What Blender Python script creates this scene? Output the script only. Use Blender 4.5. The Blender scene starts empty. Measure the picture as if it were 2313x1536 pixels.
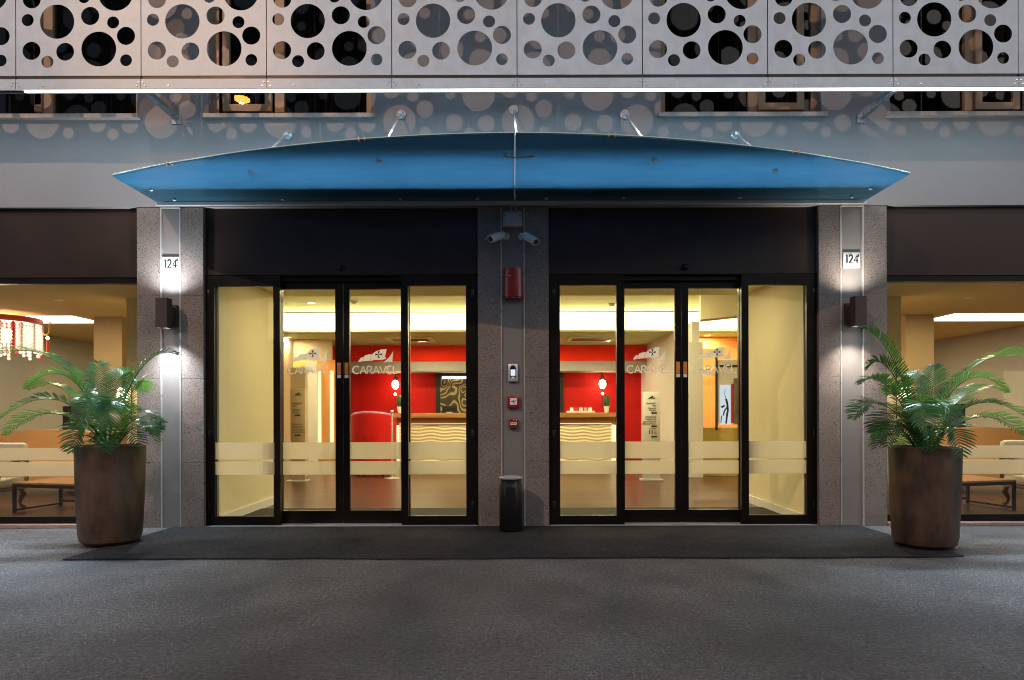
import bpy, bmesh, math, random
from mathutils import Vector, Matrix
random.seed(7)
R = math.radians
PI = math.pi
sc = bpy.context.scene
COL = sc.collection

# ---------------------------------------------------------------- camera model (used to place things at true depth)
F = 1542.0; CX, CY = 1161.0, 932.0; DIST = 6.5; HC = 1.09; ROLL = R(0.15)
def at(px, py, y):
    """world point at depth y (facade plane is y = 0) seen at photo pixel px, py"""
    dx, dy = px - CX, py - CY
    s, c = math.sin(ROLL), math.cos(ROLL)
    dx, dy = dx*c - dy*s, dx*s + dy*c
    k = (DIST + y)/F
    return Vector((dx*k, y, HC - dy*k))
def X(px, y=0.0): return (px - CX)*(DIST + y)/F
def Z(py, y=0.0): return HC + (CY - py)*(DIST + y)/F

# ---------------------------------------------------------------- materials
M = {}
def nt(name):
    m = bpy.data.materials.new(name); m.use_nodes = True
    t = m.node_tree; t.nodes.clear()
    out = t.nodes.new('ShaderNodeOutputMaterial')
    return m, t, out
def N(t, typ, **kw):
    n = t.nodes.new(typ)
    for k, v in kw.items():
        if k.startswith('i_'):
            n.inputs[k[2:].replace('_', ' ')].default_value = v
        else: setattr(n, k, v)
    return n
def L(t, a, ao, b, bi): t.links.new(a.outputs[ao], b.inputs[bi])
def rgba(c): return (c[0], c[1], c[2], 1.0)
def ramp(t, stops):
    r = N(t, 'ShaderNodeValToRGB'); e = r.color_ramp.elements
    while len(e) > 1: e.remove(e[-1])
    e[0].position = stops[0][0]; e[0].color = rgba(stops[0][1])
    for p, c in stops[1:]:
        k = e.new(p); k.color = rgba(c)
    return r
def coords(t, scale=(1, 1, 1)):
    g = N(t, 'ShaderNodeNewGeometry'); mp = N(t, 'ShaderNodeMapping')
    mp.inputs['Scale'].default_value = scale
    L(t, g, 'Position', mp, 'Vector'); return mp
def pbr(key, col, rough=0.5, metal=0.0, spec=0.5, var=0.12, vscale=6.0, bump=0.0, bscale=80.0, stretch=(1, 1, 1), coat=0.0, rvar=0.1, detail=6):
    m, t, out = nt(key)
    b = N(t, 'ShaderNodeBsdfPrincipled')
    b.inputs['Metallic'].default_value = metal
    b.inputs['Specular IOR Level'].default_value = spec
    b.inputs['Coat Weight'].default_value = coat
    mp = coords(t, stretch)
    n = N(t, 'ShaderNodeTexNoise'); n.inputs['Scale'].default_value = vscale; n.inputs['Detail'].default_value = detail
    L(t, mp, 'Vector', n, 'Vector')
    lo = tuple(c*(1 - var) for c in col); hi = tuple(min(1, c*(1 + var)) for c in col)
    r = ramp(t, [(0.3, lo), (0.7, hi)])
    L(t, n, 'Fac', r, 'Fac'); L(t, r, 'Color', b, 'Base Color')
    mr = N(t, 'ShaderNodeMapRange'); mr.inputs['To Min'].default_value = max(0.02, rough - rvar); mr.inputs['To Max'].default_value = min(1, rough + rvar)
    L(t, n, 'Fac', mr, 'Value'); L(t, mr, 'Result', b, 'Roughness')
    if bump > 0:
        n2 = N(t, 'ShaderNodeTexNoise'); n2.inputs['Scale'].default_value = bscale; n2.inputs['Detail'].default_value = 4
        L(t, mp, 'Vector', n2, 'Vector')
        bp = N(t, 'ShaderNodeBump'); bp.inputs['Strength'].default_value = bump; bp.inputs['Distance'].default_value = 0.01
        L(t, n2, 'Fac', bp, 'Height'); L(t, bp, 'Normal', b, 'Normal')
    L(t, b, 'BSDF', out, 'Surface')
    M[key] = m; return m
def emit(key, col, strength):
    m, t, out = nt(key)
    e = N(t, 'ShaderNodeEmission'); e.inputs['Color'].default_value = rgba(col); e.inputs['Strength'].default_value = strength
    L(t, e, 'Emission', out, 'Surface'); M[key] = m; return m
def glass(key, tint=(0.97, 0.98, 0.97), f0=0.04, power=5.0):
    m, t, out = nt(key)
    lw = N(t, 'ShaderNodeLayerWeight'); lw.inputs['Blend'].default_value = 0.5
    p = N(t, 'ShaderNodeMath', operation='POWER'); p.inputs[1].default_value = power
    L(t, lw, 'Facing', p, 0)
    ma = N(t, 'ShaderNodeMath', operation='MULTIPLY_ADD'); ma.inputs[1].default_value = 1 - f0; ma.inputs[2].default_value = f0
    L(t, p, 'Value', ma, 0)
    tr = N(t, 'ShaderNodeBsdfTransparent'); tr.inputs['Color'].default_value = rgba(tint)
    gl = N(t, 'ShaderNodeBsdfGlossy'); gl.inputs['Roughness'].default_value = 0.0
    mx = N(t, 'ShaderNodeMixShader')
    L(t, ma, 'Value', mx, 0); L(t, tr, 'BSDF', mx, 1); L(t, gl, 'BSDF', mx, 2)
    L(t, mx, 'Shader', out, 'Surface'); M[key] = m; return m
def film(key, col, clear=0.1, transl=0.5):
    """frosted / printed film: part diffuse, part translucent, a little see-through"""
    m, t, out = nt(key)
    d = N(t, 'ShaderNodeBsdfDiffuse'); d.inputs['Color'].default_value = rgba(col)
    tl = N(t, 'ShaderNodeBsdfTranslucent'); tl.inputs['Color'].default_value = rgba(col)
    tr = N(t, 'ShaderNodeBsdfTransparent')
    a = N(t, 'ShaderNodeMixShader'); a.inputs[0].default_value = transl
    L(t, d, 'BSDF', a, 1); L(t, tl, 'BSDF', a, 2)
    b = N(t, 'ShaderNodeMixShader'); b.inputs[0].default_value = clear
    L(t, a, 'Shader', b, 1); L(t, tr, 'BSDF', b, 2)
    L(t, b, 'Shader', out, 'Surface'); M[key] = m; return m

# asphalt -------------------------------------------------------
def asphalt(key, dark, light, speck, spec=0.3, fine=150):
    m, t, out = nt(key)
    b = N(t, 'ShaderNodeBsdfPrincipled'); mp = coords(t)
    n1 = N(t, 'ShaderNodeTexNoise'); n1.inputs['Scale'].default_value = 0.55; n1.inputs['Detail'].default_value = 7; n1.inputs['Roughness'].default_value = 0.6
    n2 = N(t, 'ShaderNodeTexNoise'); n2.inputs['Scale'].default_value = 45; n2.inputs['Detail'].default_value = 6; n2.inputs['Roughness'].default_value = 0.75
    v = N(t, 'ShaderNodeTexVoronoi'); v.inputs['Scale'].default_value = fine
    for q in (n1, n2, v): L(t, mp, 'Vector', q, 'Vector')
    n4 = N(t, 'ShaderNodeTexNoise'); n4.inputs['Scale'].default_value = 2.3; n4.inputs['Detail'].default_value = 5; L(t, mp, 'Vector', n4, 'Vector')
    av = N(t, 'ShaderNodeMix', data_type='FLOAT'); av.inputs[0].default_value = 0.4; L(t, n1, 'Fac', av, 2); L(t, n4, 'Fac', av, 3)
    r1 = ramp(t, [(0.36, dark), (0.64, light)]); L(t, av, 0, r1, 'Fac')
    r2 = ramp(t, [(0.28, (0.35,)*3), (0.72, (1.65,)*3)]); L(t, n2, 'Fac', r2, 'Fac')
    mu = N(t, 'ShaderNodeMix', data_type='RGBA', blend_type='MULTIPLY'); mu.inputs[0].default_value = 1.0
    L(t, r1, 'Color', mu, 6); L(t, r2, 'Color', mu, 7)
    sep = N(t, 'ShaderNodeSeparateColor'); L(t, v, 'Color', sep, 'Color')
    # light aggregate stones: a few cells, more of them where the surface is worn
    gt = N(t, 'ShaderNodeMath', operation='GREATER_THAN'); gt.inputs[1].default_value = 0.9
    ad = N(t, 'ShaderNodeMath', operation='MULTIPLY_ADD'); ad.inputs[1].default_value = 1.1; L(t, n1, 'Fac', ad, 0); L(t, sep, 'Red', ad, 2)
    sb = N(t, 'ShaderNodeMath', operation='SUBTRACT'); sb.inputs[1].default_value = 0.55
    L(t, ad, 'Value', sb, 0); L(t, sb, 'Value', gt, 0)
    dm = N(t, 'ShaderNodeMath', operation='LESS_THAN'); dm.inputs[1].default_value = 0.42; L(t, v, 'Distance', dm, 0)
    mm = N(t, 'ShaderNodeMath', operation='MULTIPLY'); L(t, gt, 'Value', mm, 0); L(t, dm, 'Value', mm, 1)
    mx = N(t, 'ShaderNodeMix', data_type='RGBA'); L(t, mm, 'Value', mx, 0); L(t, mu, 2, mx, 6); mx.inputs[7].default_value = rgba(speck)
    L(t, mx, 2, b, 'Base Color'); b.inputs['Roughness'].default_value = 0.85; b.inputs['Specular IOR Level'].default_value = spec
    ht = N(t, 'ShaderNodeMath', operation='ADD'); L(t, n2, 'Fac', ht, 0); L(t, v, 'Distance', ht, 1)
    bp = N(t, 'ShaderNodeBump'); bp.inputs['Strength'].default_value = 0.9; bp.inputs['Distance'].default_value = 0.006
    L(t, ht, 'Value', bp, 'Height'); L(t, bp, 'Normal', b, 'Normal')
    L(t, b, 'BSDF', out, 'Surface'); M[key] = m
asphalt('asphalt', (0.078, 0.082, 0.091), (0.126, 0.132, 0.146), (0.44, 0.45, 0.48), fine=190)
asphalt('carpet', (0.034, 0.035, 0.040), (0.050, 0.051, 0.057), (0.08, 0.08, 0.08), spec=0.04, fine=260)

# speckled stone ------------------------------------------------
def stone():
    m, t, out = nt('stone')
    b = N(t, 'ShaderNodeBsdfPrincipled'); mp = coords(t)
    n = N(t, 'ShaderNodeTexNoise'); n.inputs['Scale'].default_value = 85; n.inputs['Detail'].default_value = 4; n.inputs['Roughness'].default_value = 0.65
    n2 = N(t, 'ShaderNodeTexNoise'); n2.inputs['Scale'].default_value = 3.0; n2.inputs['Detail'].default_value = 5
    v = N(t, 'ShaderNodeTexVoronoi'); v.inputs['Scale'].default_value = 110
    for q in (n, n2, v): L(t, mp, 'Vector', q, 'Vector')
    r = ramp(t, [(0.34, (0.07, 0.058, 0.051)), (0.44, (0.172, 0.142, 0.128)), (0.58, (0.232, 0.196, 0.178)), (0.72, (0.39, 0.34, 0.305))]); L(t, n, 'Fac', r, 'Fac')
    r2 = ramp(t, [(0.3, (0.8, 0.8, 0.8)), (0.7, (1.15, 1.12, 1.1))]); L(t, n2, 'Fac', r2, 'Fac')
    mu = N(t, 'ShaderNodeMix', data_type='RGBA', blend_type='MULTIPLY'); mu.inputs[0].default_value = 1
    L(t, r, 'Color', mu, 6); L(t, r2, 'Color', mu, 7); 
    sep = N(t, 'ShaderNodeSeparateColor'); L(t, v, 'Color', sep, 'Color')
    g = N(t, 'ShaderNodeMath', operation='GREATER_THAN'); g.inputs[1].default_value = 0.93; L(t, sep, 'Red', g, 0)
    mx = N(t, 'ShaderNodeMix', data_type='RGBA'); L(t, g, 'Value', mx, 0); L(t, mu, 2, mx, 6); mx.inputs[7].default_value = (0.085, 0.075, 0.07, 1)
    L(t, mx, 2, b, 'Base Color'); b.inputs['Roughness'].default_value = 0.6
    bp = N(t, 'ShaderNodeBump'); bp.inputs['Strength'].default_value = 0.35; bp.inputs['Distance'].default_value = 0.003
    L(t, n, 'Fac', bp, 'Height'); L(t, bp, 'Normal', b, 'Normal')
    L(t, b, 'BSDF', out, 'Surface'); M['stone'] = m
stone()
# wood plank floor ----------------------------------------------
def planks():
    m, t, out = nt('plank_floor')
    b = N(t, 'ShaderNodeBsdfPrincipled'); mp = coords(t)
    br = N(t, 'ShaderNodeTexBrick'); br.inputs['Scale'].default_value = 1.0; br.inputs['Brick Width'].default_value = 1.3; br.inputs['Row Height'].default_value = 0.13
    br.inputs['Mortar Size'].default_value = 0.003; br.inputs['Color1'].default_value = (0.055, 0.023, 0.011, 1); br.inputs['Color2'].default_value = (0.098, 0.043, 0.021, 1); br.inputs['Mortar'].default_value = (0.025, 0.012, 0.006, 1)
    L(t, mp, 'Vector', br, 'Vector')
    mp2 = coords(t, (3, 40, 1)); n = N(t, 'ShaderNodeTexNoise'); n.inputs['Scale'].default_value = 1.0; n.inputs['Detail'].default_value = 6; L(t, mp2, 'Vector', n, 'Vector')
    r = ramp(t, [(0.3, (0.6,)*3), (0.7, (1.4,)*3)]); L(t, n, 'Fac', r, 'Fac')
    mu = N(t, 'ShaderNodeMix', data_type='RGBA', blend_type='MULTIPLY'); mu.inputs[0].default_value = 1
    L(t, br, 'Color', mu, 6); L(t, r, 'Color', mu, 7); L(t, mu, 2, b, 'Base Color')
    b.inputs['Roughness'].default_value = 0.31; b.inputs['Specular IOR Level'].default_value = 0.25
    bp = N(t, 'ShaderNodeBump'); bp.inputs['Strength'].default_value = 0.22; bp.inputs['Distance'].default_value = 0.004; L(t, n, 'Fac', bp, 'Height'); L(t, bp, 'Normal', b, 'Normal')
    L(t, b, 'BSDF', out, 'Surface'); M['plank_floor'] = m
planks()
# patterned art panel: gold scrolls on dark ------------------------
def scrolls():
    m, t, out = nt('gold_scroll')
    b = N(t, 'ShaderNodeBsdfPrincipled'); mp = coords(t)
    n = N(t, 'ShaderNodeTexNoise'); n.inputs['Scale'].default_value = 2.2; n.inputs['Detail'].default_value = 1
    L(t, mp, 'Vector', n, 'Vector')
    w = N(t, 'ShaderNodeMath', operation='MULTIPLY'); w.inputs[1].default_value = 16.0; L(t, n, 'Fac', w, 0)
    fr = N(t, 'ShaderNodeMath', operation='FRACT'); L(t, w, 'Value', fr, 0)
    r = ramp(t, [(0.0, (0.42, 0.33, 0.14)), (0.32, (0.34, 0.26, 0.11)), (0.40, (0.035, 0.028, 0.018)), (0.9, (0.06, 0.048, 0.03)), (1.0, (0.42, 0.33, 0.14))])
    L(t, fr, 'Value', r, 'Fac'); L(t, r, 'Color', b, 'Base Color'); b.inputs['Roughness'].default_value = 0.4
    L(t, b, 'BSDF', out, 'Surface'); M['gold_scroll'] = m
scrolls()
# blue canopy sheet: light passes through it, gloss on both faces -------
def canopy_mat():
    m, t, out = nt('blue_glass')
    mp = coords(t, (1.1, 6, 1)); n = N(t, 'ShaderNodeTexNoise'); n.inputs['Scale'].default_value = 1.3; n.inputs['Detail'].default_value = 9; n.inputs['Roughness'].default_value = 0.68; n.inputs['Distortion'].default_value = 0.4; L(t, mp, 'Vector', n, 'Vector')
    r = ramp(t, [(0.32, (0.110, 0.228, 0.328)), (0.68, (0.142, 0.272, 0.370))]); L(t, n, 'Fac', r, 'Fac')
    tl = N(t, 'ShaderNodeBsdfTranslucent'); L(t, r, 'Color', tl, 'Color')
    df = N(t, 'ShaderNodeBsdfDiffuse'); df.inputs['Color'].default_value = (0.06, 0.19, 0.28, 1)
    mx = N(t, 'ShaderNodeMixShader'); mx.inputs[0].default_value = 0.30; L(t, tl, 'BSDF', mx, 1); L(t, df, 'BSDF', mx, 2)
    gl = N(t, 'ShaderNodeBsdfGlossy'); gl.inputs['Roughness'].default_value = 0.12
    lw = N(t, 'ShaderNodeLayerWeight'); lw.inputs['Blend'].default_value = 0.5
    p = N(t, 'ShaderNodeMath', operation='POWER'); p.inputs[1].default_value = 5; L(t, lw, 'Facing', p, 0)
    ma = N(t, 'ShaderNodeMath', operation='MULTIPLY_ADD'); ma.inputs[1].default_value = 0.6; ma.inputs[2].default_value = 0.03; L(t, p, 'Value', ma, 0)
    m2 = N(t, 'ShaderNodeMixShader'); L(t, ma, 'Value', m2, 0); L(t, mx, 'Shader', m2, 1); L(t, gl, 'BSDF', m2, 2)
    L(t, m2, 'Shader', out, 'Surface'); M['blue_glass'] = m
canopy_mat()
# leaf: slightly translucent green -------------------------------------
def leaf_mat():
    m, t, out = nt('leaf')
    b = N(t, 'ShaderNodeBsdfPrincipled'); mp = coords(t)
    n = N(t, 'ShaderNodeTexNoise'); n.inputs['Scale'].default_value = 9; n.inputs['Detail'].default_value = 3; L(t, mp, 'Vector', n, 'Vector')
    r = ramp(t, [(0.3, (0.007, 0.038, 0.012)), (0.55, (0.014, 0.085, 0.020)), (0.72, (0.045, 0.15, 0.025)), (0.86, (0.14, 0.13, 0.03))]); L(t, n, 'Fac', r, 'Fac')
    L(t, r, 'Color', b, 'Base Color'); b.inputs['Roughness'].default_value = 0.30; b.inputs['Specular IOR Level'].default_value = 0.5
    tl = N(t, 'ShaderNodeBsdfTranslucent'); tl.inputs['Color'].default_value = (0.12, 0.30, 0.04, 1)
    mx = N(t, 'ShaderNodeMixShader'); mx.inputs[0].default_value = 0.22; L(t, b, 'BSDF', mx, 1); L(t, tl, 'BSDF', mx, 2)
    L(t, mx, 'Shader', out, 'Surface'); M['leaf'] = m
leaf_mat()
# weathered planter ---------------------------------------------------
def planter_mat():
    m, t, out = nt('planter_clay')
    b = N(t, 'ShaderNodeBsdfPrincipled'); mp = coords(t, (3, 3, 1.6))
    n = N(t, 'ShaderNodeTexNoise'); n.inputs['Scale'].default_value = 1.6; n.inputs['Detail'].default_value = 8; n.inputs['Roughness'].default_value = 0.62; L(t, mp, 'Vector', n, 'Vector')
    mp2 = coords(t, (9, 9, 2.2)); n2 = N(t, 'ShaderNodeTexNoise'); n2.inputs['Scale'].default_value = 1.5; n2.inputs['Detail'].default_value = 5; L(t, mp2, 'Vector', n2, 'Vector')
    r = ramp(t, [(0.32, (0.020, 0.012, 0.008)), (0.45, (0.058, 0.032, 0.019)), (0.55, (0.090, 0.050, 0.028)), (0.68, (0.105, 0.080, 0.056))]); L(t, n, 'Fac', r, 'Fac')
    r2 = ramp(t, [(0.35, (0.6,)*3), (0.65, (1.15,)*3)]); L(t, n2, 'Fac', r2, 'Fac')
    mu = N(t, 'ShaderNodeMix', data_type='RGBA', blend_type='MULTIPLY'); mu.inputs[0].default_value = 0.45
    L(t, r, 'Color', mu, 6); L(t, r2, 'Color', mu, 7); L(t, mu, 2, b, 'Base Color'); b.inputs['Roughness'].default_value = 0.5
    bp = N(t, 'ShaderNodeBump'); bp.inputs['Strength'].default_value = 0.3; bp.inputs['Distance'].default_value = 0.01; L(t, n, 'Fac', bp, 'Height'); L(t, bp, 'Normal', b, 'Normal')
    L(t, b, 'BSDF', out, 'Surface'); M['planter_clay'] = m
planter_mat()

pbr('plaster', (0.278, 0.272, 0.286), 0.85, var=0.07, vscale=1.3, bump=0.15, bscale=140)
pbr('strip_paint', (0.20, 0.185, 0.18), 0.45, var=0.05, vscale=3)
pbr('strip_edge', (0.50, 0.49, 0.48), 0.3, 0.3, var=0.05)
pbr('header_board', (0.026, 0.0135, 0.010), 0.42, var=0.15, vscale=2.0, spec=0.3)
pbr('door_frame', (0.008, 0.006, 0.005), 0.32, spec=0.2, var=0.2, vscale=5)
pbr('panel_steel', (0.53, 0.60, 0.675), 0.55, 0.12, spec=0.25, var=0.09, vscale=9, bump=0.02, bscale=300, detail=9)
pbr('steel', (0.75, 0.75, 0.76), 0.25, 0.55, var=0.05)
pbr('brushed_steel', (0.62, 0.63, 0.64), 0.35, 0.45, var=0.06)
pbr('galvanised', (0.34, 0.37, 0.39), 0.5, 0.25, var=0.4, vscale=35, stretch=(1, 1, 1))
pbr('window_frame', (0.36, 0.24, 0.15), 0.5, var=0.1)
pbr('sill_stone', (0.42, 0.37, 0.35), 0.6, var=0.15, vscale=25)
pbr('curtain', (0.10, 0.07, 0.06), 0.9, var=0.5, vscale=1.0, stretch=(14, 14, 0.3))
pbr('dark_room', (0.012, 0.012, 0.015), 0.9)
pbr('black_plastic', (0.012, 0.012, 0.013), 0.35)
pbr('black_bin', (0.008, 0.008, 0.009), 0.3)
pbr('edge_glass', (0.55, 0.78, 0.74), 0.3, var=0.05)
pbr('mauve', (0.36, 0.14, 0.26), 0.3)
pbr('camera_shell', (0.80, 0.82, 0.82), 0.3, 0.1, var=0.04)
pbr('grey_plastic', (0.36, 0.345, 0.35), 0.45)
pbr('red_plastic', (0.30, 0.012, 0.012), 0.22, coat=0.5, var=0.08)
pbr('dark_lamp', (0.035, 0.022, 0.019), 0.5)
pbr('white_plate', (0.80, 0.80, 0.78), 0.4, var=0.03)
pbr('ink', (0.02, 0.02, 0.022), 0.5)
pbr('plinth', (0.30, 0.19, 0.165), 0.7, var=0.2, vscale=14, bump=0.2, bscale=60)
pbr('cream_paint', (0.76, 0.66, 0.40), 0.75, var=0.03, vscale=1.2)
pbr('cream_ceiling', (0.80, 0.86, 0.46), 0.85, var=0.03, vscale=1.2)
pbr('lounge_paint', (0.56, 0.47, 0.23), 0.85, var=0.03)
pbr('olive_ceiling', (0.56, 0.66, 0.30), 0.85, var=0.03)
pbr('fascia_lit_red', (0.90, 0.035, 0.006), 0.8, spec=0.1, var=0.05)  # wall red made brighter; strong light on the fascia is put into colour
pbr('mustard_paint', (0.60, 0.48, 0.12), 0.8, var=0.04, vscale=1.2)
pbr('tan_paint', (0.50, 0.38, 0.24), 0.8, var=0.04, vscale=1.2)
pbr('white_paint', (0.76, 0.73, 0.68), 0.6, var=0.03, vscale=1.2)
pbr('orange_paint', (0.62, 0.26, 0.07), 0.6, var=0.05, vscale=1.2)
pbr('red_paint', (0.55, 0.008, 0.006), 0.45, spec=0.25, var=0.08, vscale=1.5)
pbr('grey_beam', (0.42, 0.38, 0.34), 0.6, var=0.04)
pbr('counter_wood', (0.40, 0.19, 0.06), 0.3, var=0.25, vscale=1.0, stretch=(1.5, 14, 14))
pbr('wave_panel', (0.78, 0.66, 0.42), 0.55, var=0.03)
pbr('table_wood', (0.36, 0.19, 0.08), 0.4, var=0.3, vscale=1.2, stretch=(2, 16, 16))
pbr('dark_metal', (0.030, 0.022, 0.018), 0.45, 0.4)
pbr('upholstery', (0.55, 0.52, 0.42), 0.85, var=0.05, bump=0.1, bscale=200)
pbr('carved_wood', (0.17, 0.10, 0.06), 0.45, var=0.2)
pbr('sofa_cloth', (0.60, 0.36, 0.17), 0.8, var=0.06, vscale=2)
pbr('orange_sticker', (0.75, 0.25, 0.03), 0.5, var=0.25, vscale=60)
pbr('soil', (0.03, 0.022, 0.016), 0.95, bump=0.5, bscale=50)
pbr('stem', (0.035, 0.085, 0.02), 0.45)
pbr('dark_mat', (0.02, 0.019, 0.018), 0.9, bump=0.3, bscale=200)
pbr('brass', (0.45, 0.33, 0.18), 0.35, 0.6)
pbr('gold', (0.70, 0.42, 0.12), 0.25, 0.9)
pbr('crystal', (0.85, 0.80, 0.72), 0.1, 0.0, spec=1.0, var=0.1)
pbr('ac_grille', (0.34, 0.26, 0.15), 0.5)
pbr('poster_blue', (0.70, 0.78, 0.82), 0.4)
pbr('red_card', (0.55, 0.05, 0.03), 0.5)
pbr('plant_pot_white', (0.8, 0.78, 0.74), 0.4)
pbr('pole_paint', (0.06, 0.065, 0.06), 0.5)
pbr('opposite_wall', (0.16, 0.13, 0.11), 0.9, var=0.2, vscale=0.6)
glass('clear_glass'); glass('dark_glass', (0.55, 0.56, 0.56), 0.018)
film('frost', (0.88, 0.82, 0.66), 0.30, 0.68)
film('shade_strip_film', (0.30, 0.36, 0.36), 0.0, 0.6)  # film for the strip added to dim the canopy by the wall
film('white_film', (0.95, 0.94, 0.92), 0.0, 0.6)
emit('led', (0.88, 1.0, 0.95), 9.0)
emit('cove_light', (1.0, 0.88, 0.50), 2.6)
emit('lamp_lens', (0.9, 0.95, 1.0), 30)
emit('warm_disc', (1.0, 0.85, 0.6), 9)
emit('warm_bulb', (1.0, 0.72, 0.38), 14)
emit('recess_glow', (1.0, 0.93, 0.80), 3.2)
emit('sodium', (1.0, 0.40, 0.06), 95)
emit('street_head', (1.0, 0.55, 0.25), 60)
emit('screen_blue', (0.55, 0.65, 1.0), 1.3)
emit('warm_line', (1.0, 0.78, 0.40), 1.6)
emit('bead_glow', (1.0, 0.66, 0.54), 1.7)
emit('poster_glow', (0.80, 0.92, 1.0), 0.85)

# ---------------------------------------------------------------- mesh helpers
class MB:
    def __init__(s): s.bm = bmesh.new()
    def box(s, x0, x1, y0, y1, z0, z1, bev=0.0, rot=None, piv=None):
        g = bmesh.new()
        r = bmesh.ops.create_cube(g, size=1.0)
        for v in g.verts:
            v.co = Vector(((x0 + x1)/2 + v.co.x*(x1 - x0), (y0 + y1)/2 + v.co.y*(y1 - y0), (z0 + z1)/2 + v.co.z*(z1 - z0)))
        if bev > 0: bmesh.ops.bevel(g, geom=list(g.edges), offset=bev, segments=2, affect='EDGES', profile=0.5)
        if rot is not None:
            p = Vector(piv); 
            for v in g.verts: v.co = rot @ (v.co - p) + p
        s._add(g); return s
    def _add(s, g):
        me = bpy.data.meshes.new('t'); g.to_mesh(me); g.free(); s.bm.from_mesh(me); bpy.data.meshes.remove(me)
    def quad(s, *pts):
        s.bm.faces.new([s.bm.verts.new(p) for p in pts]); return s
    def poly_prism(s, pts, vec):
        """pts: closed outline (3D, planar); extruded by vec"""
        vec = Vector(vec)
        a = [s.bm.verts.new(Vector(p)) for p in pts]; b = [s.bm.verts.new(Vector(p) + vec) for p in pts]
        s.bm.faces.new(a); s.bm.faces.new(b[::-1])
        n = len(a)
        for i in range(n): s.bm.faces.new([a[i], b[i], b[(i + 1) % n], a[(i + 1) % n]])
        return s
    def tube(s, pts, rad, seg=10, cap=True):
        pts = [Vector(p) for p in pts]; rings = []
        rads = rad if isinstance(rad, (list, tuple)) else [rad]*len(pts)
        up = None
        for i, p in enumerate(pts):
            d = (pts[min(i + 1, len(pts) - 1)] - pts[max(i - 1, 0)]).normalized()
            if up is None: up = d.orthogonal().normalized()
            u = (up - d*up.dot(d)).normalized(); w = d.cross(u); up = u
            rings.append([s.bm.verts.new(p + (u*math.cos(2*PI*k/seg) + w*math.sin(2*PI*k/seg))*rads[i]) for k in range(seg)])
        for a, b in zip(rings, rings[1:]):
            for k in range(seg): s.bm.faces.new([a[k], a[(k + 1) % seg], b[(k + 1) % seg], b[k]])
        if cap: s.bm.faces.new(rings[0][::-1]); s.bm.faces.new(rings[-1])
        return s
    def lathe(s, c, prof, seg=40, cap=True, axis=None):
        c = Vector(c); q = Matrix.Identity(3) if axis is None else Vector((0, 0, 1)).rotation_difference(Vector(axis)).to_matrix()
        rings = []
        for r, z in prof:
            rings.append([s.bm.verts.new(c + q @ Vector((r*math.cos(2*PI*k/seg), r*math.sin(2*PI*k/seg), z))) for k in range(seg)])
        for a, b in zip(rings, rings[1:]):
            for k in range(seg): s.bm.faces.new([a[k], a[(k + 1) % seg], b[(k + 1) % seg], b[k]])
        if cap: s.bm.faces.new(rings[0][::-1]); s.bm.faces.new(rings[-1])
        return s
    def ball(s, c, r, seg=10, sz=1.0):
        n = 6; return s.lathe(c, [(max(1e-4, r*math.sin(PI*i/n)), -r*sz*math.cos(PI*i/n)) for i in range(n + 1)], seg)
    def build(s, name, mat, parent=None, smooth=True, origin=None, loc=None):
        bm = s.bm
        bmesh.ops.recalc_face_normals(bm, faces=bm.faces)
        off = Vector((0, 0, 0)); p = parent
        while p is not None: off += p.location; p = p.parent
        if parent is None:
            if origin is None:
                xs = [v.co for v in bm.verts]
                lo = Vector((min(v.x for v in xs), min(v.y for v in xs), min(v.z for v in xs))); hi = Vector((max(v.x for v in xs), max(v.y for v in xs), max(v.z for v in xs)))
                origin = Vector(((lo.x + hi.x)/2, (lo.y + hi.y)/2, lo.z))
            off = Vector(origin)
        for v in bm.verts: v.co -= off
        me = bpy.data.meshes.new(name); bm.to_mesh(me); bm.free()
        me.materials.append(M[mat] if isinstance(mat, str) else mat)
        if smooth:
            me.polygons.foreach_set('use_smooth', [True]*len(me.polygons)); me.set_sharp_from_angle(angle=R(35))
        o = bpy.data.objects.new(name, me); COL.objects.link(o)
        if parent is None: o.location = off
        else: o.parent = parent
        return o
def tag(o, label, cat, group=None):
    o['label'] = label; o['category'] = cat
    if group: o['group'] = group
    return o
def thing(name, label, cat, loc, group=None):
    o = bpy.data.objects.new(name, None); o.empty_display_size = 0.1; COL.objects.link(o); o.location = Vector(loc)
    return tag(o, label, cat, group)
def struct(o): o['kind'] = 'structure'; return o
def box(name, mat, parent, x0, x1, y0, y1, z0, z1, bev=0.0, **k): return MB().box(x0, x1, y0, y1, z0, z1, bev).build(name, mat, parent, **k)
def ribbon(mb, pts, w, y, th=0.002):
    """flat stroke in the xz plane at depth y; pts are (x, z)"""
    n = len(pts); Lf = []; Rt = []
    for i in range(n):
        a = pts[max(0, i - 1)]; b = pts[min(n - 1, i + 1)]
        dx, dz = b[0] - a[0], b[1] - a[1]; l = math.hypot(dx, dz) or 1
        nx, nz = -dz/l*w/2, dx/l*w/2
        Lf.append((pts[i][0] + nx, y, pts[i][1] + nz)); Rt.append((pts[i][0] - nx, y, pts[i][1] - nz))
    for i in range(n - 1):
        mb.poly_prism([Lf[i], Lf[i + 1], Rt[i + 1], Rt[i]], (0, -th, 0))
    return mb
def arc(cx, cz, rx, rz, a0, a1, n=10): return [(cx + rx*math.cos(R(a0 + (a1 - a0)*i/n)), cz + rz*math.sin(R(a0 + (a1 - a0)*i/n))) for i in range(n + 1)]
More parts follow.
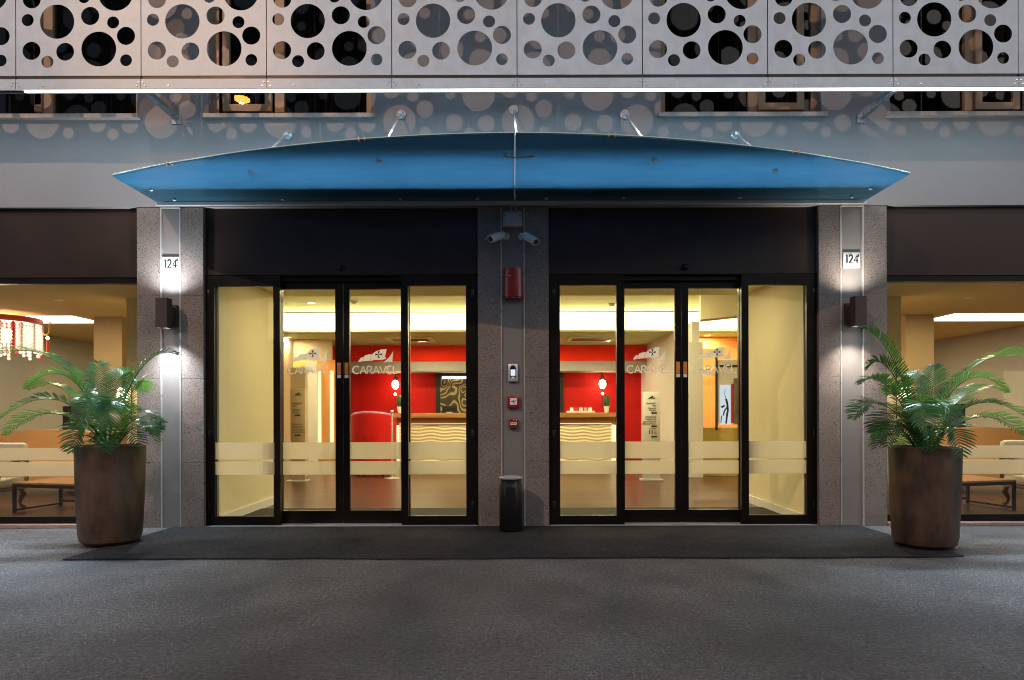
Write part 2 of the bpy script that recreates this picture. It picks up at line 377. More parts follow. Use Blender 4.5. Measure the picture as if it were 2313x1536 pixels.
GLY = {
 'C': [arc(.42, .5, .42, .5, 50, 310, 12)],
 'A': [[(0, 0), (.36, 1), (.72, 0)], [(.14, .34), (.58, .34)]],
 'R': [[(.05, 0), (.05, 1)], [(.05, 1)] + arc(.25, .72, .32, .28, 90, -90, 8) + [(.05, .44)], [(.25, .44), (.66, 0)]],
 'V': [[(0, 1), (.36, 0), (.76, 1)]],
 'E': [arc(.40, .74, .32, .26, 60, 250, 8), arc(.40, .25, .36, .26, 110, 300, 8)],
 'L': [[(.05, 1), (.05, 0), (.55, .02)]],
 '1': [[(0, .86), (.14, 1), (.14, 0)]],
 '2': [arc(.3, .72, .28, .28, 170, -30, 9) + [(.02, .02), (.6, .02)]],
 '4': [[(.5, 0), (.5, 1), (0, .3), (.68, .3)]],
}
ADV = {'C': .88, 'A': .80, 'R': .74, 'V': .80, 'E': .74, 'L': .6, '1': .5, '2': .85, '4': .7}
def lettering(mb, text, x0, x1, z0, h, y, w):
    tot = sum(ADV[c] for c in text); k = (x1 - x0)/tot; x = x0
    for c in text:
        for st in GLY[c]: ribbon(mb, [(x + a*k, z0 + b*h) for a, b in st], w, y)
        x += ADV[c]*k
    return mb
def text_mesh(txt, size, loc, mat, name, parent, align='LEFT', mirror=False):
    cu = bpy.data.curves.new('t', 'FONT'); cu.body = txt; cu.size = size; cu.align_x = align; cu.extrude = 0.0008
    o = bpy.data.objects.new('t', cu); COL.objects.link(o)
    dg = bpy.context.evaluated_depsgraph_get(); me = bpy.data.meshes.new_from_object(o.evaluated_get(dg))
    bpy.data.objects.remove(o)
    off = Vector((0, 0, 0)); p = parent
    while p is not None: off += p.location; p = p.parent
    for v in me.vertices: v.co = Vector((v.co.x, -v.co.z, v.co.y)) + Vector(loc) - off
    me.materials.clear(); me.materials.append(M[mat]); me.name = name
    t = bpy.data.objects.new(name, me); COL.objects.link(t); t.parent = parent
    return t
def light(kind, name, loc, energy, col=(1, 1, 1), parent=None, **kw):
    l = bpy.data.lights.new(name, kind); l.energy = energy; l.color = col
    for k, v in kw.items(): setattr(l, k, v)
    o = bpy.data.objects.new(name, l); COL.objects.link(o); o.location = loc
    return o
def aim(o, target):
    o.rotation_euler = (Vector(target) - o.location).to_track_quat('-Z', 'Y').to_euler(); return o

# ================================================================ GROUND AND SETTING
g = MB(); g.quad((-60, -70, 0), (60, -70, 0), (60, 60, 0), (-60, 60, 0)); gr = struct(g.build('road', 'asphalt'))
# dark entrance carpet with a slightly uneven front edge
cb = MB(); pts = []; 
for i in range(61):
    t = i/60; x = -3.35 + t*6.71
    pts.append((x, -1.42 + 0.012*math.sin(x*2.3) + 0.006*math.sin(x*7.7) + random.uniform(-.010, .008), 0.004))
pts += [(3.26, -0.02, 0.004), (-3.24, -0.02, 0.004)]
cb.poly_prism(pts, (0, 0, 0.010))
tag(cb.build('entrance_carpet', 'carpet'), 'long dark grey carpet laid on the pavement in front of both glass doors', 'carpet')

# ================================================================ HOTEL BUILDING
hotel = thing('hotel_building', 'pale plastered hotel front with speckled stone pillars and brown boards over the openings', 'building', (0, 0.3, 0))
ZW = 3.055                     # underside of the plastered wall
wins = [(-5.30, X(318, .05)), (X(478, .05), X(842, .05)), (X(1492, .05), X(1852, .05)), (X(2003, .05), 5.30)]
ZS, ZT = 3.93, 5.35
w = MB(); w.box(-8, 8, 0, 0.30, ZW, ZS)
xs = [-8] + [a for p in wins for a in p] + [8]
for i in range(0, len(xs), 2): w.box(xs[i], xs[i + 1], 0, 0.30, ZS, ZT)
w.box(-8, 8, 0, 0.30, ZT, 8.0)
w.build('facade_wall', 'plaster', hotel, smooth=False)
# side / back / roof shell that closes the block
s = MB(); s.box(-8.2, -8, 0, 13, 0, 8); s.box(8, 8.2, 0, 13, 0, 8); s.box(-8.2, 8.2, 13, 13.2, 0, 8); s.box(-8.2, 8.2, 0, 13.2, 8, 8.2); s.build('shell_wall', 'plaster', hotel, smooth=False)

# upper windows ------------------------------------------------------
def upper_window(x0, x1, split, sash):
    fr = MB(); d0, d1 = 0.09, 0.15; fw = 0.06
    fr.box(x0, x1, d0, d1, ZS, ZS + fw); fr.box(x0, x1, d0, d1, ZT - fw, ZT)
    fr.box(x0, x0 + fw, d0, d1, ZS + fw, ZT - fw); fr.box(x1 - fw, x1, d0, d1, ZS + fw, ZT - fw)
    fr.box(split - .045, split + .045, d0 - .01, d1, ZS + fw, ZT - fw)
    a, b = sash                                                # opening sash with its own thick frame
    fr.box(a, b, d0 - .035, d0 - .001, ZS + .065, ZS + .13); fr.box(a, b, d0 - .035, d0 - .001, ZT - .13, ZT - .065)
    fr.box(a, a + .065, d0 - .035, d0 - .001, ZS + .13, ZT - .13); fr.box(b - .065, b, d0 - .035, d0 - .001, ZS + .13, ZT - .13)
    win = fr.build('upper_window', 'window_frame', hotel, smooth=False)
    box('pane', 'dark_glass', win, x0 + .02, x1 - .02, .115, .121, ZS + .03, ZT - .03)
    rm = MB(); rm.box(x0 - .1, x1 + .1, 1.2, 1.25, ZS - .1, ZT + .1); rm.box(x0 - .1, x1 + .1, .30, 1.2, ZS - .12, ZS - .08); rm.box(x0 - .1, x1 + .1, .30, 1.2, ZT + .08, ZT + .12); rm.box(x0-.14, x0-.1, .3, 1.2, ZS-.1, ZT+.1); rm.box(x1+.1, x1+.14, .3, 1.2, ZS-.1, ZT+.1)
    rm.build('dark_room', 'dark_room', win, smooth=False)
    cu = MB()
    for c0, c1 in ((x0 + .05, x0 + .45), (split - .1, split + .3), (x1 - .55, x1 - .1)):
        n = 40; prev = None
        for i in range(n + 1):
            x = c0 + (c1 - c0)*i/n; y = .34 + .03*math.sin(i*1.3)
            p = (x, y, ZS), (x, y, ZT)
            if prev: cu.quad(prev[0], p[0], p[1], prev[1])
            prev = p
    cu.build('curtain', 'curtain', win)
    sl = MB(); sl.box(x0 - .035, x1 + .035, -.055, .088, ZS - .045, ZS - .003, .004); sl.build('sill', 'sill_stone', win, smooth=False)
upper_window(*wins[0], X(112, .09), (wins[0][0] + .7, X(112, .09) - .05))
upper_window(*wins[1], X(634, .09), (X(508, .09), X(618, .09)))
upper_window(*wins[2], X(1702, .09), (X(1712, .09), X(1815, .09)))
upper_window(*wins[3], X(2190, .09), (X(2200, .09), X(2300, .09)))

# pillars -------------------------------------------------------------
def pillar(a, b, c, d, edges=True):
    """px of the stone left edge, strip left, strip right, stone right edge"""
    xa, xb, xc, xd = (X(v) for v in (a, b, c, d))
    st = MB()
    for p, q in ((xa, xb), (xc, xd)):
        zz = [0.0, .62, 1.42, 2.21, ZW - .006]
        for i in range(4): st.box(p, q, 0.0, .28, zz[i] + (.0012 if i else 0), zz[i + 1] - .0012, .0015)
    p = st.build('pillar', 'stone', hotel, smooth=False)
    box('painted_strip', 'strip_paint', p, xb + .006, xc - .006, .014, .26, 0.0, ZW - .008)
    for x in (xb, xc): box('edge_trim', 'strip_edge', p, x - .006, x + .006, -.006, .20, 0.001, ZW - .012)
    return p
pillar(310, 365, 408, 460); pillar(1080, 1133, 1185, 1240); pillar(1850, 1900, 1950, 2004)
for a, b in ((365, 409), (1899, 1951)):                       # bright metal caps under the canopy corners
    box('metal_cap', 'strip_edge', hotel, X(a), X(b), -.02, -.008, Z(470), Z(456), .003)

# brown boards over the openings --------------------------------------
ZH = Z(617)
for a, b in ((460, 1080), (1240, 1850)): box('header_board', 'header_board', hotel, X(a) + .002, X(b) - .002, .05, .30, ZH, ZW - .004)
box('header_board', 'header_board', hotel, -8, X(310) - .002, .05, .30, ZH - .02, ZW - .004)
box('header_board', 'header_board', hotel, X(2004) + .002, 8, .05, .30, ZH - .02, ZW - .004)

# lounge windows ---------------------------------------------------------
def shop_window(x0, x1, side):
    zb = Z(1182); zt = ZH - .023
    fr = MB(); fr.box(x0, x1, .06, .13, zt - .055, zt); fr.box(x0, x1, .06, .13, zb, zb + .065)
    fr.box(x0, x0 + .03, .06, .13, zb + .065, zt - .055); fr.box(x1 - .03, x1, .06, .13, zb + .065, zt - .055)
    f = fr.build('shop_window', 'door_frame', hotel, smooth=False)
    box('pane', 'clear_glass', f, x0 + .02, x1 - .02, .090, .096, zb + .05, zt - .04)
    box('frosted_band', 'frost', f, x0 + .03, x1 - .03, .086, .0885, Z(1037, .09), Z(1009, .09))
    box('frosted_band', 'frost', f, x0 + .03, x1 - .03, .086, .0885, Z(1073, .09), Z(1041, .09))
    sl = MB(); sl.box(x0 - .0, x1 + .0, -.01, .30, 0.001, zb - .002, .004); sl.build('plinth', 'plinth', f, smooth=False)
shop_window(-8, X(310) - .003, -1); shop_window(X(2004) + .003, 8, 1)

# ================================================================ SLIDING DOORS
def ship_logo(mb, x0, x1, z0, z1, y):
    W, H = x1 - x0, z1 - z0
    def P(l): return [(x0 + a*W, y, z0 + b*H) for a, b in l]
    # four billowing sails
    mb.poly_prism(P([(0, .08), (.08, .36), (.17, .42), (.15, .30), (.13, .12), (.06, .07)]), (0, -.002, 0))
    mb.poly_prism(P([(.14, .10), (.16, .30), (.19, .52), (.30, .60), (.40, .60), (.36, .42), (.33, .16), (.24, .15)]), (0, -.002, 0))
    mb.poly_prism(P([(.34, .14), (.37, .42), (.42, .66), (.52, .84), (.66, .95), (.81, .98), (.79, .72), (.76, .46), (.80, .30), (.66, .20), (.50, .22)]), (0, -.002, 0))
    mb.poly_prism(P([(.71, 0), (.82, .24), (.92, .52), (1.0, .84), (.98, .45), (.97, .05), (.84, .08)]), (0, -.002, 0))
def logo_cross(mb, x0, x1, z0, z1, y):
    W, H = x1 - x0, z1 - z0; cx, cz = x0 + .585*W, z0 + .60*H; r = .12*W
    for k in range(4):
        a = k*PI/2
        def q(u, v): return (cx + (u*math.cos(a) - v*math.sin(a))*r, y - .0025, cz + (u*math.sin(a) + v*math.cos(a))*r)
        mb.poly_prism([q(.12, -.07), q(.95, -.28), q(.72, 0), q(.95, .28), q(.12, .07)], (0, -.0015, 0))
def leaf_frame(xo0, xo1, xg0, xg1, z0, z1, zg0, zg1, y0, y1):
    f = MB(); f.box(xo0, xg0, y0, y1, z0, z1); f.box(xg1, xo1, y0, y1, z0, z1); f.box(xg0, xg1, y0, y1, z0, zg0); f.box(xg0, xg1, y0, y1, zg1, z1)
    return f
def bands(parent, x0, x1, y, d):
    for a, b in ((1036, 998), (1071, 1041)):
        box('frosted_band', 'frost', parent, x0, x1, y - .003, y - .0008, Z(a, d), Z(b, d))
def sliding_door(p, label):
    """p: px positions for the panel edges (front panels at y .05, sliding leaves at y .15)"""
    x0, x1 = X(p['o'][0]), X(p['o'][1])
    root = thing('sliding_door', label, 'door', ((x0 + x1)/2, .1, 0), 'glass sliding entrance doors')
    zt = ZH - .004
    fr = MB(); fr.box(x0 + .003, x0 + .022, .04, .26, 0.015, zt); fr.box(x1 - .022, x1 - .003, .04, .26, .015, zt)
    fr.box(x0 + .022, x1 - .022, .105, .26, Z(634, .1), zt)
    fr.build('door_frame', 'door_frame', root, smooth=False)
    box('threshold', 'brushed_steel', root, x0 + .003, x1 - .003, .02, .28, .003, .013)
    for i in (0, 3):                                           # fixed side panels, in front
        o0, o1, g0, g1 = (X(v, .05) for v in p['leaf'][i])
        f = leaf_frame(o0, o1, g0, g1, .016, zt - .003, Z(1165, .05), Z(645, .05), .045, .098).build('side_panel', 'door_frame', root, smooth=False)
        box('pane', 'clear_glass', f, g0 - .01, g1 + .01, .066, .072, Z(1165, .05) - .01, Z(645, .05) + .01)
        bands(f, g0, g1, .064, .064)
        hx = o0 + .035 if i == 0 else o1 - .035
        for zz in (Z(660), Z(980), Z(1142)): box('hinge_plate', 'black_plastic', f, hx - .014, hx + .014, .040, .0445, zz - .035, zz + .035, .002)
    for j, i in enumerate((1, 2)):                             # the two moving leaves, set back
        o0, o1, g0, g1 = (X(v, .15) for v in p['leaf'][i])
        f = leaf_frame(o0, o1, g0, g1, .018, Z(636, .15), Z(1152, .15), Z(652, .15), .145, .190).build('sliding_leaf', 'door_frame', root, smooth=False)
        box('pane', 'clear_glass', f, g0 - .01, g1 + .01, .164, .170, Z(1152, .15) - .01, Z(652, .15) + .01)
        bands(f, g0, g1, .162, .16)
        a, b, c, d, ta, tb = p['logo'][j]
        y = .1615; mb = MB(); ship_logo(mb, X(a, y), X(b, y), Z(d, y), Z(c, y), y); mb.build('logo', 'white_film', f, smooth=False)
        mb = MB(); logo_cross(mb, X(a, y), X(b, y), Z(d, y), Z(c, y), y); mb.build('logo_cross', 'ink', f, smooth=False)
        mb = MB(); lettering(mb, 'CARAVEL', X(ta, y), X(tb, y), Z(843, y), Z(826.5, y) - Z(843, y), y, .0135); mb.build('lettering', 'white_film', f, smooth=False)
        sx = X(p['stick'][j], .145)
        box('warning_sticker', 'orange_sticker', f, sx - .018, sx + .018, .1425, .1445, Z(845, .145), Z(818, .145))
        box('sticker_foot', 'white_plate', f, sx - .018, sx + .018, .1425, .1445, Z(853, .145), Z(846, .145))
    xm = X(p['nub'], .03)
    sn = MB(); sn.ball((xm, .02, Z(602)), .030, 14, .8); sn.box(xm - .03, xm + .03, .02, .0495, Z(602) - .02, Z(602) + .02, .006)
    sn.build('motion_sensor', 'black_plastic', root)
    # cylinder lock at the meeting stiles
    return root
sliding_door(dict(o=(460, 1080), leaf=[(463, 633, 485, 620), (618, 775.5, 638, 758), (776.5, 926, 790, 906), (907, 1076, 922, 1053)],
     logo=[(660, 740, 784, 818, 650, 750), (809, 889, 787, 819, 797, 899)], stick=(766, 783), nub=770),
     'glass sliding door to the left of the bin, showing more of the signposts than the poster')
sliding_door(dict(o=(1240, 1850), leaf=[(1243, 1410, 1265, 1393), (1393, 1538.5, 1411, 1525), (1539.5, 1690, 1555, 1669), (1675, 1847, 1691, 1822)],
     logo=[(1430, 1505, 784, 815, 1417, 1518), (1576, 1651, 784, 815, 1563, 1663)], stick=(1532, 1548), nub=1549),
     'glass sliding door to the right of the bin, with the beam and lit poster behind it')

# ================================================================ CANOPY
ZC = 3.095
can = thing('entrance_canopy', 'wide blue glass canopy with a curved front edge over both doors', 'canopy', (0, 0, ZC))
XL, XR, XM = -3.385, 3.345, .012
def front_y(x):                                               # bowed front edge
    t = (x - XM)/(XR - XM if x > XM else XM - XL); return -(0.735 + (1.585 - 0.735)*(1 - abs(t)**1.9))
for a, b in ((XL, XM - .006), (XM + .006, XR)):
    n = 40; top = [(a + (b - a)*i/n) for i in range(n + 1)]
    pts = [(x, front_y(x), ZC) for x in top] + [(b, -.045, ZC), (a, -.045, ZC)]
    MB().poly_prism(pts, (0, 0, .016)).build('glass_sheet', 'blue_glass', can, smooth=False)
for a, b in ((XL, XM - .006), (XM + .006, XR)):
    es = MB(); q = [(a + (b - a)*i/40) for i in range(41)]
    es.tube([(x, front_y(x) - .004, ZC + .010) for x in q], .0042, 6); es.build('edge_strip', 'edge_glass', can)
rl = MB(); rl.box(XL, XR, -.045, -.004, ZC - .035, ZC - .003, .003); rl.build('back_rail', 'brushed_steel', can, smooth=False)
fl = MB(); fl.box(XL + .05, XR - .05, -.40, -.004, ZC + .022, ZC + .028); fl.build('shade_strip', 'shade_strip_film', can, smooth=False)  # unseen strip added above the glass to darken it near the wall
def fitting(px, py, r=.022):
    d = 1.99*F/(932 - (py + .0026*(px - CX))); y = d - DIST
    x = (px - CX)*d/F
    MB().lathe((x, y, ZC - .022), [(r*.55, 0), (r, .004), (r, .013), (r*.6, .018), (r*.6, .0215)], 16).build('fitting', 'steel', can)
    return Vector((x, y, ZC + .02))
fit = {}
for px, py in ((568, 390), (857, 365), (1142, 352), (1203, 352), (1480, 362), (1753, 385)): fit[px] = fitting(px, py)
for px, py in ((343, 430), (395, 452), (640, 451), (905, 451), (1080, 450), (1235, 450), (1410, 448), (1672, 447), (1925, 446), (1968, 427)): fitting(px, py, .016)
box('tie_bar', 'steel', can, fit[1142].x, fit[1203].x, fit[1142].y - .012, fit[1142].y + .012, ZC - .030, ZC - .0225)
for px in (380, 820, 1383, 1798):                             # brass clips on the front edge
    x = X(px, -1.2); x = (px - CX)*(DIST + front_y(x))/F
    for dx in (-.022, .022):
        MB().box(x + dx - .007, x + dx + .007, front_y(x) - .010, front_y(x) + .025, ZC - .005, ZC + .021, .002).build('edge_clip', 'brass', can)
for (mx, my), f in (((648, 303), fit[568]), ((905, 256), fit[857]), ((1160, 246), None), ((1412, 256), fit[1480]), ((1663, 303), fit[1753])):
    a = at(mx, my, -.03); e = f if f is not None else (fit[1142] + fit[1203])/2
    b = Vector((e.x, e.y, ZC + .024))
    t = MB(); k = a + (b - a)*.22
    t.tube([a, k], .008); t.tube([k, a + (b - a)*.26, b], [.007, .010, .009])
    rod = t.build('tie_rod', 'steel', can)
    MB().lathe((a.x, -.002, a.z), [(.045, 0), (.045, .010), (.03, .018), (.018, .03), (.018, .045)], 20, axis=(0, -1, 0)).build('wall_mount', 'steel', rod)

# ================================================================ PERFORATED SCREEN
YS = -.585; PX0 = X(38, YS); PW = 1.0856; PZ = Z(168, YS)
HOLES = [(404, 138, 125), (645, 97, 66), (812, 145, 44), (905, 243, 66), (707, 338, 127), (905, 420, 43), (462, 357, 65), (333, 430, 44), (217, 350, 66), (190, 126, 44), (220, -25, 66), (830, -67, 127),
         (600, -40, 44), (420, -130, 90), (640, -190, 66), (200, -210, 90), (860, -280, 66), (420, -310, 44), (560, -320, 60)]
def panel_mesh():
    cu = bpy.data.curves.new('p', 'CURVE'); cu.dimensions = '2D'; cu.fill_mode = 'BOTH'; cu.extrude = .0015
    def sp(pts):
        s = cu.splines.new('POLY'); s.points.add(len(pts) - 1); s.use_cyclic_u = True
        for p, q in zip(s.points, pts): p.co = (q[0], q[1], 0, 1)
    gp = .004
    sp([(gp, 0), (PW - gp, 0), (PW - gp, 2*PW), (gp, 2*PW)])
    k = PW/912
    for x, y, r in HOLES + [(a, b - 912, c) for a, b, c in HOLES if b > -150]:
        n = 56; sp([((x - 103)*k + r*k*math.cos(2*PI*i/n), (530 - y)*k + r*k*math.sin(2*PI*i/n)) for i in range(n)])
    o = bpy.data.objects.new('p', cu); COL.objects.link(o)
    me = bpy.data.meshes.new_from_object(o.evaluated_get(bpy.context.evaluated_depsgraph_get())); bpy.data.objects.remove(o)
    for v in me.vertices: v.co = Vector((v.co.x, -v.co.z, v.co.y + .0))
    me.materials.clear(); me.materials.append(M['panel_steel']); me.name = 'sheet'
    return me
PM = panel_mesh()
plab = ['silver sheet with round holes, cut off by the left edge of the photo',
 'leftmost whole silver sheet with round holes, above the far left upper window',
 'pinkish lit silver sheet with round holes above the left tip of the blue canopy',
 'silver sheet with round holes above the leftmost tie rod mount of the canopy',
 'silver sheet with round holes just left of the one above the middle pillar',
 'silver sheet with round holes directly above the middle pillar and its cameras',
 'silver sheet with round holes above the left half of the right sliding door',
 'silver sheet with round holes above the right half of the right sliding door',
 'rightmost whole silver sheet with round holes, above the far right upper window',
 'silver sheet with round holes, cut off by the right edge of the photo']
for i in range(10):
    x = PX0 + (i - 1)*PW
    root = thing('perforated_panel', plab[i], 'panel', (x + PW/2, YS, PZ), 'perforated metal panels of the upper screen')
    o = bpy.data.objects.new('sheet', PM); COL.objects.link(o); o.parent = root; o.location = (-PW/2, 0, 0)
    # folded lower lip, then the flat rail under it
    box('folded_lip', 'panel_steel', root, x + .004, x + PW - .004, YS - .0016, YS + .035, PZ - .004, PZ - .0005)
    rail = MB(); z0, z1 = Z(199, YS), Z(177, YS)
    rail.box(x + .003, x + PW - .003, YS - .008, YS - .002, z0, z1); rail.box(x + .003, x + PW - .003, YS - .002, YS + .02, z1 - .005, z1)
    rl = rail.build('rail', 'panel_steel', root, smooth=False)
    for dx, dz in ((.035, .024), (PW - .035, .024), (.02, .055), (PW - .02, .055), (.24, .026)):
        MB().lathe((x + dx, YS - .008, z0 + dz), [(.0085, 0), (.0085, .002), (.005, .005)], 10, axis=(0, -1, 0)).build('screw', 'steel', rl)
    box('gap_blocker', 'dark_metal', root, x - .012, x + .012, YS + .036, YS + .046, PZ, PZ + 2*PW)  # added behind each gap to keep a line of light off the wall
    box('hanger', 'dark_metal', root, x + .008, x + PW - .008, YS + .004, YS + .03, z1 + .002, PZ - .006)
ls = thing('light_strip', 'long white glowing light strip under the perforated metal screen', 'light strip', (0, YS, Z(207, YS)))
box('diffuser', 'led', ls, X(58, YS), 5.4, YS - .006, YS + .012, Z(205.5, YS), Z(201.5, YS))
box('housing', 'dark_metal', ls, -5.4, 5.4, YS + .0125, YS + .018, Z(207, YS), Z(196, YS)); box('cover', 'panel_steel', ls, -5.4, 5.4, YS - .007, YS + .012, Z(201.3, YS), Z(199.2, YS))
led = light('AREA', 'strip_light', (0, YS + .001, Z(206.3, YS) - .004), 235, (0.80, 0.93, 1.0), shape='RECTANGLE', size=10.6, size_y=.02, spread=R(64))
led.rotation_euler = (R(-13), 0, 0)
led2 = light('AREA', 'strip_spill', (0, YS + .001, Z(206.3, YS) - .005), 34, (0.66, 0.90, 1.0), shape='RECTANGLE', size=10.6, size_y=.02)
led2.rotation_euler = (R(14), 0, 0)
# brackets from the wall to the screen
for (wx, wy), (fx, fy), lab in (((400, 272), (325, 206), 'flat galvanised steel bracket from the wall to the screen, left of the canopy'), ((1945, 270), (2030, 206), 'flat galvanised steel bracket from the wall to the screen, right of the canopy')):
    a = at(wx, wy, 0); x = a.x; z = a.z
    b = MB(); b.box(x - .022, x + .022, -.58, -.002, z - .003, z + .012, .002); b.box(x - .045, x + .045, -.012, -.002, z - .04, z + .05, .002)
    b.box(x - .003, x + .003, -.58, -.012, z + .012, z + .06)
    tag(b.build('screen_bracket', 'galvanised', smooth=False), lab, 'bracket', 'screen brackets')

# ================================================================ WALL LAMPS, NUMBERS, DEVICES
def wall_lamp(px, facing, label, col, pw=1.0):
    x = X(px, -.17); z0, z1 = Z(739, -.17), Z(672, -.17); s = facing
    root = thing('wall_lamp', label, 'lamp', (x, .013, z0), 'up and down wall lamps')
    yb = -.215; h = .052
    b = MB()                                                   # open square tube
    for q in ((x - h, x - h + .006, yb, yb + 2*h), (x + h - .006, x + h, yb, yb + 2*h), (x - h + .006, x + h - .006, yb, yb + .006), (x - h + .006, x + h - .006, yb + 2*h - .006, yb + 2*h)): b.box(q[0], q[1], q[2], q[3], z0, z1)
    b.box(x - h + .006, x + h - .006, yb + .006, yb + 2*h - .006, (z0 + z1)/2 - .01, (z0 + z1)/2 + .01)
    b.build('body', 'dark_lamp', root, smooth=False)
    zz = (z0 + z1)/2
    m = MB(); m.box(x - .035, x + .035, yb + 2*h, -.03, zz - .07, zz + .07, .002); m.box(x - .05, x + .05, -.03, .013, zz - .10, zz + .10, .002); m.build('mount', 'dark_lamp', root, smooth=False)
    for zl, sg in ((z0 + .012, -1), (z1 - .03, 1)):
        MB().lathe((x, yb + h, zl), [(.034, 0), (.034, .004)], 20).build('lens', 'lamp_lens', root)
        l = light('SPOT', 'wall_lamp_beam', (x, yb + h, zl + sg*.008 + (.004 if sg > 0 else 0)), (66 if sg > 0 else 130)*pw, col, spot_size=R(140 if sg > 0 else 108), spot_blend=1.0, shadow_soft_size=.02)
        l.rotation_euler = (R(180) if sg > 0 else 0, 0, 0)
        l.rotation_euler.x += R(3)*(1 if sg > 0 else -1)
wall_lamp(370, 1, 'dark square wall lamp shining up and down, on the pillar behind the left planter', (.86, .94, 1.0))
wall_lamp(1940, -1, 'dark square wall lamp shining up and down, on the pillar behind the right planter', (1.0, .90, .78), .6)
def number_plate(px0, px1, py0, py1, label):
    x0, x1, z0, z1 = X(px0), X(px1), Z(py1), Z(py0)
    root = thing('number_plate', label, 'sign', ((x0 + x1)/2, .012, z0), 'house number plates')
    box('plate', 'white_plate', root, x0, x1, .001, .013, z0, z1, .002)
    mb = MB(); lettering(mb, '124', x0 + .025, x1 - .02, z0 + .045, .078, -.0005, .0135); ribbon(mb, [(x1 - .014, z1 - .02), (x1 - .02, z1 - .045)], .012, -.0005); mb.build('number', 'ink', root, smooth=False)
number_plate(367, 405, 578, 614, 'small white house number plate on the left pillar, brightly lit from below')
number_plate(1906, 1944, 572, 607, 'small white house number plate on the right pillar above the lamp')
# cameras
jb = thing('junction_box', 'grey square junction box with a conduit on the middle pillar under the canopy', 'box', (X(1159), .01, Z(517)))
box('case', 'grey_plastic', jb, X(1138), X(1180), -.075, .013, Z(517), Z(484), .006)
lid = box('lid', 'grey_plastic', jb, X(1137.5), X(1180.5), -.087, -.0755, Z(517.5), Z(483.5), .005)
for a, b in ((1142, 488), (1176, 488), (1142, 513), (1176, 513)): MB().lathe((X(a, -.08), -.087, Z(b, -.08)), [(.007, 0), (.007, .003)], 10, axis=(0, -1, 0)).build('screw', 'black_plastic', lid)
cd = MB(); xc = X(1161); cd.tube([(xc - .02, -.03, Z(483)), (xc - .02, -.03, Z(470)), (xc - .012, -.03, Z(465)), (xc + .012, -.03, Z(465)), (xc + .02, -.03, Z(470)), (xc + .02, -.03, Z(483))], .007); cd.build('conduit', 'grey_plastic', jb)
def camera_unit(bx, by, ax, ay, ex, ey, label):
    b = at(bx, by, 0); b.y = -.001
    root = thing('security_camera', label, 'camera', (b.x, .01, b.z), 'security cameras')
    MB().lathe((b.x, .013, b.z), [(.036, 0), (.036, .012), (.026, .02), (.02, .03)], 20, axis=(0, -1, 0)).build('base', 'steel', root)
    p = at(ax, ay, -.10); q = at(ex, ey, -.26)
    MB().tube([b + Vector((0, -.015, 0)), (b + p)/2 + Vector((0, -.03, .0)), p], .009).build('arm', 'steel', root)
    d = (q - p).normalized()
    MB().tube([p - d*.005, p + d*.004, q - d*.005, q], [.030, .034, .034, .032], 24).build('body', 'camera_shell', root)
    up = Vector((0, 0, 1)); s = d.cross(up).normalized(); u = s.cross(d)
    hood = MB(); n = 12; a0 = p - d*.002; a1 = q + d*.028
    ring = [(math.cos(PI*(.02 + .96*i/n)), math.sin(PI*(.02 + .96*i/n))) for i in range(n + 1)]
    for i in range(n):
        (c0, s0), (c1, s1) = ring[i], ring[i + 1]
        pts = [a0 + s*c0*.037 + u*s0*.037, a0 + s*c1*.037 + u*s1*.037, a1 + s*c1*.037 + u*s1*.037, a1 + s*c0*.037 + u*s0*.037]
        hood.quad(*pts); pts2 = [v + (v - (a0 if k < 2 else a1)).normalized()*.003 for k, v in enumerate(pts)]; hood.quad(*pts2)
    hood.build('sun_hood', 'camera_shell', root)
    MB().tube([q - d*.001, q + d*.003], [.026, .024], 20).build('lens', 'black_plastic', root)
camera_unit(1143, 533, 1134, 532, 1108, 540, 'silver tube security camera on the middle pillar pointing left')
camera_unit(1178, 533, 1187, 533, 1210, 547, 'silver tube security camera on the middle pillar pointing right')
# red siren
sx, sw = X(1160, -.06), .093; z0, z1 = Z(674, -.05), Z(606, -.05)
si = MB(); pr = [(-sw, .012)]
for i in range(13): 
    a = PI - PI*i/12; pr.append((sw*math.cos(a), -.03 - .075*math.sin(a)**.8))
pr.append((sw, .012))
si.poly_prism([(sx + a, b, z0) for a, b in pr], (0, 0, z1 - z0))
bmesh.ops.bevel(si.bm, geom=[e for e in si.bm.edges if abs(e.verts[0].co.z - e.verts[1].co.z) < 1e-5], offset=.012, segments=3, affect='EDGES')
srt = thing('alarm_siren', 'rounded dark red alarm siren on the middle pillar', 'siren', (sx, .013, z0))
si.build('housing', 'red_plastic', srt)
box('logo_bar', 'white_plate', srt, sx - .035, sx - .005, -.1035, -.1005, z1 - .085, z1 - .079)
for dz in (.035, .06): box('vent', 'black_plastic', srt, sx - .012, sx + .012, -.1065, -.1045, z1 - dz - .004, z1 - dz)
